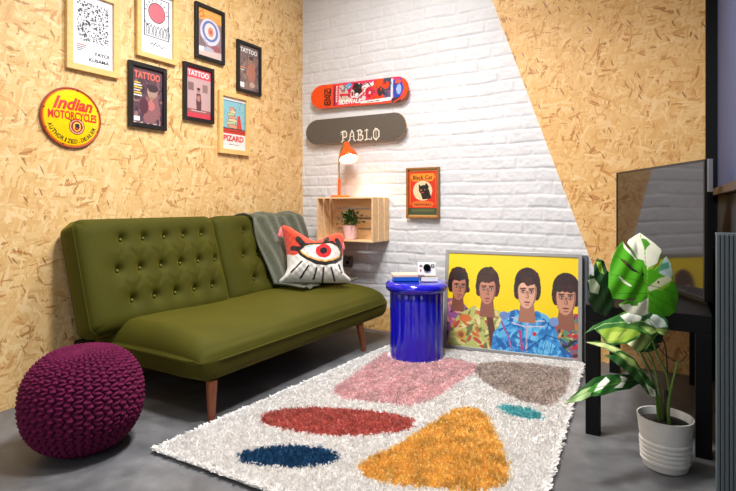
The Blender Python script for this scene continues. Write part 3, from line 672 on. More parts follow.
# ================================================================== SOFA
SY0, SY1 = -1.975, -.235         # seat ends
def sofa():
    t = thing('sofa', 'olive green velvet sofa with buttoned back against the board wall', 'sofa', (.55, -1.12, 0))
    # seat: section (x, z) swept along y; the ends close round the welt line
    top = [(.15, .30), (.16, .37), (.22, .388), (.4, .402), (.6, .405), (.76, .395), (.87, .378), (.94, .352), (.975, .318), (.988, .284)]
    bot = [(.988, .276), (.986, .25), (.98, .215), (.962, .19), (.8, .18), (.5, .18), (.2, .18), (.15, .2)]
    def dens(p, m=4):
        o = []
        for (a, b), (c, d) in zip(p[:-1], p[1:]): o += [(a + (c - a) * k / m, b + (d - b) * k / m) for k in range(m)]
        return o + [p[-1]]
    sec = dens(top) + dens(bot); nt = len(dens(top)); zm = .28
    ds = list(1 - np.cos(np.linspace(0, PI / 2, 12))); R = .085
    ys = [SY0 + R * d for d in ds] + list(np.linspace(SY0 + R, SY1 - R, 60))[1:-1] + [SY1 - R * d for d in ds[::-1]]
    V = []
    for y in ys:
        d = min(y - SY0, SY1 - y); q = min(d / R, 1); s = math.sqrt(max(0, 1 - (1 - q) ** 2)); q2 = min(d / .05, 1); s2 = math.sqrt(max(0, 1 - (1 - q2) ** 2))
        q3 = min(d / .1, 1); s3 = math.sqrt(max(0, 1 - (1 - q3) ** 2))
        for k, (x, z) in enumerate(sec):
            ss = s if k < nt else s2; xx = .15 + (x - .15) * (.96 + .04 * s3) if x > .5 else x
            zz = zm + (z - zm) * ss + (.006 * math.sin(y * 7 + x * 4) if k < nt and z > .33 else 0)
            V.append((xx, y, zz))
    n = len(sec); Fc = [(i * n + k, (i + 1) * n + k, (i + 1) * n + (k + 1) % n, i * n + (k + 1) % n) for i in range(len(ys) - 1) for k in range(n)]
    Fc = [f[::-1] for f in Fc]
    seat = mesh_obj('seat', V, Fc + [tuple(range(n)), tuple((len(ys) - 1) * n + k for k in range(n))[::-1]], M['velvet'], t, smooth=True)
    # welt round the seat
    pts = []
    for q in np.linspace(0, 1, 20): pts.append((.17 + .66 * q, SY0 - .002, zm))
    cr = .1
    for q in np.linspace(0, PI / 2, 10)[1:]: pts.append((.985 - cr * (1 - math.sin(q)) + .002 - .033 * (1 - q / (PI / 2)), SY0 - .002 + cr * (1 - math.cos(q)), zm))
    for y in np.linspace(SY0 + .13, SY1 - .13, 40): pts.append((.988, y, zm))
    for q in np.linspace(0, PI / 2, 10): pts.append((.985 - cr * (1 - math.cos(q)) + .002 - .033 * q / (PI / 2), SY1 + .002 - cr * (1 - math.sin(q)), zm))
    for q in np.linspace(0, 1, 20)[1:]: pts.append((.82 - .65 * q, SY1 + .002, zm))
    MB().tube(pts, .0055, 8).build('piping', M['velvet'], seat, smooth=True)
    # backrests: padded boards leaning to the wall, tufted
    B0, T0 = np.array([.325, .345]), np.array([.145, .915])      # front face foot and top (x, z)
    up = T0 - B0; Hh = np.linalg.norm(up); up /= Hh; nr = np.array([up[1], -up[0]])   # outwards normal (x, z)
    rows = [(.80, [.262 + .152 * k for k in range(5)]), (.52, [.205 + .148 * k for k in range(6)]), (.24, [.262 + .152 * k for k in range(5)])]
    thick = .118
    for (y0, y1) in ((-2.095, -1.185), (-1.177, -.235)):
        Wd = y1 - y0; btn = [(u * Wd, v * Hh) for v, us in rows for u in us]
        nu, nv = 150, 96
        g = np.linspace(0, 1, nu); U, Vv = np.meshgrid(g * Wd, np.linspace(0, 1, nv) * Hh)
        eu = np.minimum(U, Wd - U); ev = np.minimum(Vv, Hh - Vv)
        ru = np.clip(eu / .085, 0, 1); rv = np.clip(ev / .085, 0, 1)
        Z = .052 * np.sqrt(1 - (1 - ru) ** 2) * np.sqrt(1 - (1 - rv) ** 2)
        dimp = np.zeros_like(U)
        for bu, bv in btn:
            r2 = (U - bu) ** 2 + (Vv - bv) ** 2; dimp = np.maximum(dimp, .028 * np.exp(-r2 / (2 * .017 ** 2)) + .020 * np.exp(-r2 / (2 * .045 ** 2)))
        for i, (bu, bv) in enumerate(btn):      # faint pull creases between neighbours
            for (cu, cv_) in btn[i + 1:]:
                dd = math.hypot(cu - bu, cv_ - bv)
                if .05 < dd < .2 and abs(cv_ - bv) > .02:
                    tt = np.clip(((U - bu) * (cu - bu) + (Vv - bv) * (cv_ - bv)) / dd ** 2, 0, 1); d2 = (U - bu - tt * (cu - bu)) ** 2 + (Vv - bv - tt * (cv_ - bv)) ** 2
                    dimp = np.maximum(dimp, .010 * np.exp(-d2 / (2 * .011 ** 2)))
        Z = Z - dimp * np.clip(ru * rv * 2, 0, 1)
        # pillow corners rounded in plan
        cu_ = U.copy(); cv2 = Vv.copy(); rc = .05
        for su in (0, 1):
            for sv in (0, 1):
                du_ = (U if su == 0 else Wd - U); dv_ = (Vv if sv == 0 else Hh - Vv); m = (du_ < rc) & (dv_ < rc)
                a = rc - du_; b = rc - dv_; mx = np.maximum(a, b); ln = np.hypot(a, b) + 1e-9; k = np.where(m, mx / ln, 1)
                nu_ = rc - a * k; nv_ = rc - b * k
                cu_ = np.where(m, nu_ if su == 0 else Wd - nu_, cu_); cv2 = np.where(m, nv_ if sv == 0 else Hh - nv_, cv2)
        Xf = B0[0] + up[0] * cv2 + nr[0] * Z; Zf = B0[1] + up[1] * cv2 + nr[1] * Z; Yf = y0 + cu_
        Fr = np.stack([Xf, Yf, Zf], -1).reshape(-1, 3)
        Xb = B0[0] + up[0] * cv2 - nr[0] * thick; Zb = B0[1] + up[1] * cv2 - nr[1] * thick
        per = [(0, j) for j in range(nu)] + [(i, nu - 1) for i in range(1, nv)] + [(nv - 1, j) for j in range(nu - 2, -1, -1)] + [(i, 0) for i in range(nv - 2, 0, -1)]
        fi = [i * nu + j for i, j in per]; mid = []; back = []
        cu0, cv0 = Wd / 2, Hh / 2
        for i, j in per:
            back.append((Xb[i, j], Yf[i, j], Zb[i, j]))
        ring = []
        for s_ in (.15, .5, .85):
            k = .010 * math.sin(s_ * PI)
            for (i, j) in per:
                p = np.array([Xf[i, j] * (1 - s_) + Xb[i, j] * s_, Yf[i, j], Zf[i, j] * (1 - s_) + Zb[i, j] * s_])
                du_ = (cu_[i, j] - cu0) / (Wd / 2); dv_ = (cv2[i, j] - cv0) / (Hh / 2)
                o = np.array([up[0] * dv_ * (abs(dv_) > .98), du_ * (abs(du_) > .98), up[1] * dv_ * (abs(dv_) > .98)]); ring.append(p + o * k)
        base = len(Fr); V = list(map(tuple, Fr)) + [tuple(p) for p in ring] + back; m = len(per)
        Fc = [(i * nu + j, i * nu + j + 1, (i + 1) * nu + j + 1, (i + 1) * nu + j) for i in range(nv - 1) for j in range(nu - 1)]
        lv = [fi] + [list(range(base + k * m, base + (k + 1) * m)) for k in range(4)]
        for A, Bq in zip(lv[:-1], lv[1:]):
            for k in range(m): Fc.append((A[k], Bq[k], Bq[(k + 1) % m], A[(k + 1) % m]))
        Fc.append(tuple(lv[-1])[::1])
        br = mesh_obj('backrest', V, Fc, M['velvet'], t, smooth=True)
        pp = [(Xf[i, j] + nr[0] * .001, Yf[i, j], Zf[i, j]) for i, j in per[::4]]
        MB().tube(pp, .0045, 6, closed=True).build('piping', M['velvet'], br, smooth=True)
        bm = None
        for bu, bv in btn:
            p = np.array([B0[0] + up[0] * bv + nr[0] * .016, y0 + bu, B0[1] + up[1] * bv + nr[1] * .016])
            if bm is None:
                o = MB().lathe([(.001, .004), (.006, .0035), (.0085, .001), (.008, -.002), (.001, -.004)], (0, 0, 0), 14).build('button', M['welt'], None, smooth=True, origin=(0, 0, 0)); bm = o.data
            else: o = bpy.data.objects.new('button', bm); COL.objects.link(o)
            o.parent = br; o.location = p - ORG[br.name]; o.rotation_euler = (0, math.atan2(nr[0], nr[1]), 0)
    MB().box(.06, .2, -1.9, -.36, .2, .34).build('rear_rail', M['black'], t, bevel=.01)
    for lx, ly, dx, dy in ((.95, -1.90, .012, -.012), (.95, -.60, .022, .02), (.25, -1.83, -.02, -.01), (.25, -.45, -.02, .015)):
        MB().tube([(lx, ly, .185), (lx + dx * .2, ly + dy * .2, .15), (lx + dx, ly + dy, .0)], [.026, .025, .016], 24).build('leg', M['leg_wood'], t, smooth=False)
    MB().box(.035, .3, -2.02, -1.90, .0, .275).build('support_foot', M['black'], t, bevel=.008)
    return B0, up, nr
B0, UPV, NRV = sofa()

# throw blanket over the right end of the back
def throw():
    path = []      # (x, z)
    tb = B0 + UPV * .594
    for k in np.linspace(.45, 0, 5): path.append((tb[0] + UPV[0] * (-k) - NRV[0] * .128, tb[1] + UPV[1] * (-k) - NRV[1] * .128))
    path += [(tb[0] - .112, tb[1] + .0), (tb[0] - .07, tb[1] + .008), (tb[0] - .01, tb[1] + .012), (tb[0] + .03, tb[1] + .002)]
    for k in np.linspace(.03, .50, 16): path.append((tb[0] - UPV[0] * k + NRV[0] * .067, tb[1] - UPV[1] * k + NRV[1] * .067))
    path += [(.36, .425), (.40, .421), (.46, .423), (.52, .423), (.58, .422), (.63, .421)]
    path = np.array(path); d = np.r_[0, np.cumsum(np.hypot(*np.diff(path, axis=0).T))]; n = 130; s = np.linspace(0, d[-1], n); px = np.interp(s, d, path[:, 0]); pz = np.interp(s, d, path[:, 1])
    m = 90; S, Wv = np.meshgrid(s / s[-1], np.linspace(0, 1, m), indexing='ij')
    front = np.clip((S - .78) / .22, 0, 1)
    y0 = -.845 + .03 * np.sin(S * 9) + .02 * front + .0 * S; y1 = -.262 + .02 * np.sin(S * 7 + 1) - .03 * front
    Y = y0 + (y1 - y0) * Wv
    bulge = .006 * np.sin(Wv * 34 + 5 * np.sin(S * 6)) + .008 * np.sin(Wv * 13 + S * 8) + .010 * np.exp(-Wv * 40) + .004
    nrmx = np.gradient(pz)[:, None] * np.ones_like(Wv); nrmz = -np.gradient(px)[:, None] * np.ones_like(Wv); ln = np.hypot(nrmx, nrmz)
    sg = -1.0
    X = px[:, None] + sg * nrmx / ln * bulge + 0.10 * front * (Wv) ; Zz = pz[:, None] + sg * nrmz / ln * bulge
    X = X - .06 * front * np.sin(Wv * PI * 1.0)
    V = np.stack([X, Y, Zz], -1).reshape(-1, 3); ii = (np.arange(n - 1)[:, None] * m + np.arange(m - 1)[None]).ravel(); Fc = np.stack([ii, ii + 1, ii + m + 1, ii + m], 1)
    tag(mesh_obj('throw_blanket', V, Fc, M['throw'], None, smooth=True, solid=.009), 'grey green woollen throw draped over the right end of the sofa back', 'blanket')
throw()

# cushion with the eye
def cushion():
    C0 = at(313, 254, 3.72); Rv = RT * .92 + FW * .10; Rv /= np.linalg.norm(Rv)
    Nh = np.cross(Rv, (0, 0, 1.)); Nh /= np.linalg.norm(Nh)          # towards the viewer
    tilt = math.radians(17); Uv = np.array([0, 0, 1.]) * math.cos(tilt) - Nh * math.sin(tilt); Nv = np.cross(Rv, Uv)
    sc = 3.72 / F_PX
    cm = lambda x, y: ((x / 6.137 + 265 - 313), -(y / 6.137 + 215 - 254))     # crop mark to centred units
    out = [(100, 62), (118, 55), (150, 68), (200, 100), (260, 138), (305, 160), (350, 146), (400, 118), (450, 105), (478, 112), (486, 150), (482, 200), (478, 260), (476, 320), (486, 368), (520, 392), (524, 412), (480, 420), (400, 418), (300, 414), (220, 412), (150, 414), (95, 418), (92, 396), (122, 372), (140, 330), (138, 270), (128, 200), (112, 120)]
    P = np.array([cm(*p) for p in out]); n = 260
    PP = np.vstack([P, P[:1]]); d = np.r_[0, np.cumsum(np.hypot(*np.diff(PP, axis=0).T))]; s = np.linspace(0, d[-1], n, endpoint=False)
    ox = np.interp(s, d, PP[:, 0]); oy = np.interp(s, d, PP[:, 1])
    kk = np.exp(-np.linspace(-2, 2, 7) ** 2); kk /= kk.sum()
    ox = np.convolve(np.r_[ox[-3:], ox, ox[:3]], kk, 'valid'); oy = np.convolve(np.r_[oy[-3:], oy, oy[:3]], kk, 'valid')
    cxm, cym = cm(310, 260); rs = np.linspace(0, 1, 95)
    def colour(x, y):      # crop-mark coordinates -> base colour
        c = Canvas(2, 2); c.U, c.V = x, y; c.c = np.zeros(x.shape + (3,)); 
        RD, WH, K = (226, 66, 34), (232, 228, 222), (26, 22, 24); c.c[:] = lin(RD)
        c.asp = 1
        wv = y + 7 * np.sin(x * .06)
        c.put(wv > 250, WH)
        def L(pts, w, col): c.line(pts, w, col, asp=1)
        L([(205, 160), (240, 205)], 34, K); L([(172, 214), (225, 226)], 30, K); L([(378, 158), (366, 200)], 32, K); L([(440, 168), (462, 206)], 30, K)
        for p in ([(228, 300), (166, 360)], [(268, 326), (220, 392)], [(316, 340), (298, 398)], [(357, 340), (351, 412)], [(402, 338), (424, 410)], [(450, 318), (466, 366)]): L(p, 11, K)
        e = [(200, 234), (235, 196), (290, 176), (350, 180), (410, 172), (455, 200), (474, 236), (470, 280), (430, 312), (370, 326), (310, 318), (255, 290), (215, 260)]
        c.poly(e, K)
        e2 = [(216, 236), (250, 206), (300, 190), (352, 194), (404, 190), (442, 206), (462, 236), (456, 268), (415, 292), (365, 304), (310, 294), (262, 274), (232, 254)]
        c.poly(e2, (236, 170, 80)); 
        e3 = [(222, 232), (252, 208), (300, 193), (352, 196), (402, 192), (440, 208), (458, 236), (450, 262), (410, 284), (362, 294), (312, 285), (266, 266), (238, 248)]
        c.poly(e3, WH); c.put(inpoly(x, y, e3) & (y < 222 - (x - 220) * .12) & (x < 300), (150, 190, 200))
        r_ = np.hypot((x - 357) / 47, (y - 236) / 43); c.put((r_ < 1) & (y > 190), (222, 34, 40)); c.put(r_ < .46, K)
        return c.c
    V = []; XY = []
    for side in (1, -1):
        for q in rs:
            x = cxm + (ox - cxm) * q; y = cym + (oy - cym) * q
            h = (.105 if side > 0 else .045) * (1 - q ** 2.6) ** .75 / sc / 1.0
            crease = 1 - .25 * np.exp(-((x - cm(305, 0)[0]) / 6) ** 2) * (y > 5)
            hh = h * crease * (1 + .03 * np.sin(x * .9) * np.cos(y * .8))
            w = C0 + sc * (x[:, None] * Rv + y[:, None] * Uv + side * hh[:, None] * Nv); V.append(w)
            XY.append(np.stack([x, y], 1))
    nr = len(rs); V = np.vstack(V); XY = np.vstack(XY); Fc = []
    for b, fl in ((0, False), (nr * n, True)):
        for i in range(nr - 1):
            k = np.arange(n); k2 = (k + 1) % n
            f = np.stack([b + i * n + k, b + i * n + k2, b + (i + 1) * n + k2, b + (i + 1) * n + k], 1); Fc.append(f if fl else f[:, ::-1])
    Fc = np.vstack(Fc); cxy = XY[Fc].mean(1); mx = (cxy[:, 0] + 313 - 265) * 6.137; my = (254 - cxy[:, 1] - 215) * 6.137
    colr = colour(mx, my); nf = (nr - 1) * n; colr[nf:] = lin((226, 66, 34))
    t = thing('cushion', 'square cushion with a large eye and lashes, orange above white, on the sofa', 'cushion', tuple(C0 - Uv * .22))
    mesh_obj('cushion_cover', V, Fc, M['cushion_art'], t, smooth=True, colors=colr)
    for (mxp, myp, w) in ((88, 100, 1), (486, 190, .7)):
        x, y = cm(mxp, myp); mb = MB(); rr = random.Random(2)
        for k in range(26):
            b0 = C0 + sc * ((x + (1.6 if w == 1 else -.8)) * Rv + (y + 5 * w) * Uv) + .01 * Nv; e = b0 + sc * (rr.uniform(-3.4, 1.8) * Rv * w + (-9 * w + rr.uniform(-2, 0)) * Uv) + rr.uniform(-.012, .012) * Nv
            mb.tube([b0, (b0 + e) / 2 + .006 * Nv, e], [.002, .003, .002], 5)
        mb.build('tassel', M['pompink'], t)
cushion()

# ================================================================== KNITTED POUF
def pouf():
    c = at(83.5, 430, 2.12); cx, cy = c[0], c[1]; Rr, Hh = .224, .41
    nu, nv = 760, 300; u = np.linspace(0, 2 * PI, nu, endpoint=False); v = np.linspace(0, 1, nv)
    V = []
    N = 42
    for q in v:
        ph = -PI / 2 + PI * q; k = .80
        r0 = Rr * np.sign(math.cos(ph)) * abs(math.cos(ph)) ** k; z0 = Hh / 2 + Hh / 2 * math.copysign(abs(math.sin(ph)) ** .9, math.sin(ph))
        s = q * 40
        phase = u * N + 1.15 * np.sin(s * PI)
        col = np.abs(np.cos(phase / 2)); rib = 1 - (1 - col) ** 2
        bead = .5 + .5 * np.cos(s * 2 * PI + (np.floor((u * N + PI) / (2 * PI)) % 2) * PI)
        d = .016 * rib * (.62 + .38 * bead) * min(1, math.cos(ph) * 2.2) - .006
        n_r = math.cos(ph); n_z = math.sin(ph)
        rr = r0 + d * n_r; V.append(np.stack([cx + rr * np.cos(u), cy + rr * np.sin(u), z0 + d * n_z], 1))
    V = np.vstack(V); V[:, 2] = np.maximum(V[:, 2] - .0, .0); zmin = V[:, 2].min()
    i = np.arange(nv - 1)[:, None]; k = np.arange(nu)[None]; k2 = (k + 1) % nu
    Fc = np.stack([(i * nu + k).ravel(), (i * nu + k2).ravel(), ((i + 1) * nu + k2).ravel(), ((i + 1) * nu + k).ravel()], 1)
    tag(mesh_obj('pouf', V, Fc, M['knit'], None, smooth=True), 'round plum knitted pouf on the concrete floor beside the sofa', 'pouf')
pouf()

# ================================================================== RUG
RZ = .032
def rug():
    C = [np.array(p) for p in ((1.0, -2.235), (2.44, -2.215), (2.30, -.185), (1.10, -.40))]
    t = thing('rug', 'thick shaggy white rug with coloured pebble shapes on concrete floor', 'rug', (1.7, -1.3, 0))
    def sh(p, z=RZ): return [tuple(on(x, y, 2, z)[:2]) for x, y in p]
    shapes = [
        (sh([(332, 392), (337, 386), (346, 379), (362, 368), (378, 357), (384, 352), (443, 357), (462, 360), (477, 364.5), (477, 370), (455, 385), (432, 399), (411, 406), (378, 402), (345, 399)]), (240, 206, 208)),
        (sh([(260, 419), (265, 413), (278, 409), (313, 406.5), (362, 409.5), (396, 413.5), (413, 419), (414, 425), (404, 431), (370, 435), (321, 435), (290, 430), (266, 425)]), (212, 122, 112)),
        (sh([(236, 456), (244, 450), (264, 446.5), (293, 445), (322, 447.5), (337, 453), (339, 459), (326, 464), (293, 467), (262, 465), (242, 461)]), (52, 98, 140)),
        (sh([(358, 466), (372, 455), (395, 446), (431, 423), (452, 410), (466, 406.5), (477, 408), (488, 416), (496, 434), (504, 451), (509, 467), (508, 480), (500, 486), (478, 491), (440, 488), (403, 485), (366, 477)]), (246, 206, 118)),
        (sh([(475, 372), (478, 364), (500, 361.5), (530, 363), (568, 368), (571, 376), (565, 392), (556, 403), (545, 406), (524, 401), (498, 390), (480, 379)]), (206, 192, 184)),
        (sh([(496, 406.5), (508, 404.5), (530, 408), (543, 414), (544, 418), (530, 419.5), (511, 414.5)]), (120, 204, 210))]
    def bil(u, v): return ((1 - u) * (1 - v))[..., None] * C[0] + (u * (1 - v))[..., None] * C[1] + (u * v)[..., None] * C[2] + ((1 - u) * v)[..., None] * C[3]
    def colours(P, r, soft=.0):
        Q = P + r.normal(0, .005, P.shape); c = np.zeros((len(P), 3)); c[:] = lin((250, 248, 246))
        for pl, col in shapes:
            m = inpoly(Q[:, 0], Q[:, 1], pl)
            b = np.array(lin(col)); w = vnoise(P[:, 0] * 1.0 + 3, P[:, 1], 26, 21); amp = .35 if col[0] == 246 else .25
            c[m] = b * (1 + amp * w[m])[:, None]
        return c
    # backing
    nu, nv = 60, 80; U, Vv = np.meshgrid(np.linspace(0, 1, nu), np.linspace(0, 1, nv)); P = bil(U, Vv).reshape(-1, 2)
    Pz = np.c_[P, np.full(len(P), .010)]; ii = (np.arange(nv - 1)[:, None] * nu + np.arange(nu - 1)[None]).ravel(); Fc = np.stack([ii, ii + 1, ii + nu + 1, ii + nu], 1)
    r = np.random.default_rng(1)
    mesh_obj('backing', Pz, Fc, M['rug_art'], t, colors=colours(Pz[Fc].mean(1)[:, :2], r), solid=.008)
    # yarn ends
    N = 150000; u = r.random(N); v = r.random(N)
    ne = 9000; eu = r.random(ne); side = r.integers(0, 4, ne); j = r.random(ne) * .006
    u = np.r_[u, np.where(side == 0, j, np.where(side == 1, 1 - j, eu))]; v = np.r_[v, np.where(side == 2, j, np.where(side == 3, 1 - j, eu))]
    P = bil(u, v)
    keep = (np.hypot(P[:, 0] - TBL[0], P[:, 1] - TBL[1]) > .195)
    keep &= ~((P[:, 0] > 1.40) & (P[:, 1] > PFRONT(P[:, 0]) - .012))
    P = P[keep]; u = u[keep]; v = v[keep]; N = len(P)
    col = colours(P, r); col *= (1 + .22 * (r.random(N) - .5))[:, None]
    hgt = RZ * (.72 + .45 * r.random(N)); ang = r.random(N) * 2 * PI; ln = .013 * r.random(N)
    clump = .010 * np.stack([vnoise(P[:, 0], P[:, 1], 55, 31), vnoise(P[:, 0], P[:, 1], 55, 32)], 1)
    outw = np.zeros_like(P); k = .016
    outw[:, 0] = np.where(u < .012, -k, np.where(u > .988, k, 0)) * r.random(N); outw[:, 1] = np.where(v < .01, -k, np.where(v > .99, k, 0)) * r.random(N)
    edge = (np.abs(outw).sum(1) > 0); hgt = np.where(edge, hgt * .75, hgt)
    tip = P + np.stack([np.cos(ang), np.sin(ang)], 1) * ln[:, None] + clump + outw
    a2 = r.random(N) * PI; w = .0032 + .0018 * r.random(N); dx = np.stack([np.cos(a2), np.sin(a2)], 1) * w[:, None]
    z0 = np.full(N, .008); md = (P + tip) / 2
    A = np.c_[P - dx, z0]; B = np.c_[P + dx, z0]; Cc = np.c_[tip + dx * .9, hgt]; D = np.c_[tip - dx * .9, hgt]
    V = np.stack([A, B, Cc, D], 1).reshape(-1, 3); b = np.arange(N) * 4; Fc = np.stack([b, b + 1, b + 2, b + 3], 1)
    pile = mesh_obj('pile', V, Fc, M['rug_art'], t, colors=np.clip(col, 0, 1)); pile['kind'] = 'stuff'
TBL = at(416.5, 358, 3.33)[:2]
PA = on(442.5, 347.5, 2, .012); PB = on(582, 363.5, 2, .012)
def PFRONT(x): return PA[1] + (x - PA[0]) * (PB[1] - PA[1]) / (PB[0] - PA[0])
rug()

# ================================================================== BLUE FLUTED TABLE + BOOKS + CAMERA
TT = .505
def side_table():
    cx, cy = TBL; z = .0145; t = thing('side_table', 'cobalt blue glossy fluted column side table on the rug', 'side table', (cx, cy, z))
    fl = lambda a, zz: 1 + .055 * (abs(math.cos(a * 8)) ** .75 - .75)
    MB().lathe([(.15, 0), (.166, .004), (.168, .02), (.168, .2), (.170, .38), (.172, .43), (.16, .44)], (cx, cy, z), 256, fl).build('fluted_column', M['blue'], t, smooth=True)
    pr = [(.1, .425)] + [(.172 + .029 * math.cos(q), .458 + .031 * math.sin(q)) for q in np.linspace(-PI / 2, PI / 2, 14)] + [(.15, .486), (.02, .4855)]
    MB().lathe(pr, (cx, cy, z), 96).build('round_top', M['blue'], t, smooth=True)
    return z + .488
TT = side_table() + .001
def slab(o, X, Y, w, d, h, z): return MB().obox(np.array(o) + (0, 0, 0), X * w, Y * d, np.array([0, 0, h]))
def books():
    def book(label, o, ang, w, d, h, cover, pagesm):
        X = np.array([math.cos(ang), math.sin(ang), 0]); Y = np.array([-X[1], X[0], 0]); o = np.array(o); Zv = np.array([0, 0, 1.])
        t = thing('book', label, 'book', tuple(o), 'books on the blue table')
        MB().obox(o, X * w, Y * d, Zv * .002).obox(o + Zv * (h - .002), X * w, Y * d, Zv * .002).obox(o, X * w, Y * .003, Zv * h).build('cover', cover, t)
        MB().obox(o + X * .003 + Y * .003 + Zv * .002, X * (w - .006), Y * (d - .006), Zv * (h - .004)).build('pages', pagesm, t)
    cx, cy = TBL
    o = on(392, 281, 2, TT); book('blue book with its spine to the room on the blue table', (o[0] + .01, o[1] + .0, TT), YAW + .02, .168, .15, .024, M['bookblue'], M['paper'])
    o2 = on(396, 275, 2, TT + .0245); book('thin peach covered book on top of the blue book', (o[0] + .012, o[1] + .004, TT + .0245), YAW + .1, .2, .14, .012, M['bookpink'], M['paper'])
    X = np.array([math.cos(YAW), math.sin(YAW), 0]); o3 = on(420, 281.5, 2, TT); o3 = o3 + X * .0
    book('white book at the right of the blue book under the camera', (o3[0] + .006, o3[1] + .006, TT), YAW - .03, .105, .14, .024, M['paper'], M['paper'])
books()
def instant_camera():
    p = at(427, 271, 3.32); z = TT + .0385
    X = RT.copy(); Y = FW.copy(); c = p - X * .0
    t = thing('instant_camera', 'white instant camera with a black lens on the books on the blue table', 'camera', (c[0], c[1], z)); o = np.array([c[0], c[1], z]); Zv = np.array([0, 0, 1.])
    def q(x, y, zz): return o + X * x + Y * y + Zv * zz
    MB().prism([q(-.058, -.01, 0), q(-.058, .07, 0), q(-.058, .06, .055), q(-.058, .03, .078), q(-.058, .008, .078), q(-.058, .0, .035)], X * .116).build('body', M['camwhite'], t, bevel=.005, seg=3)
    def disc(x, zz, r, y0, y1, nm, mt):
        mb = MB(); mb.tube([q(x, y0, zz), q(x, y1, zz)], r, 28); mb.build(nm, mt, t)
    disc(0, .048, .0235, .01, -.012, 'lens_barrel', M['black']); disc(0, .048, .015, -.0119, -.014, 'lens', M['glassblack'])
    MB().obox(q(.026, -.001, .05), X * .02, Y * .01, Zv * .018).build('viewfinder', M['black'], t, bevel=.001)
    MB().obox(q(.031, -.003, .055), X * .01, Y * .003, Zv * .008).build('viewfinder_glass', M['camwhite'], t)
    MB().obox(q(-.048, .001, .052), X * .018, Y * .008, Zv * .015).build('flash', M['silver_frame'], t, bevel=.001)
    disc(-.042, .032, .005, .002, -.008, 'shutter_button', M['red_ink'])
instant_camera()

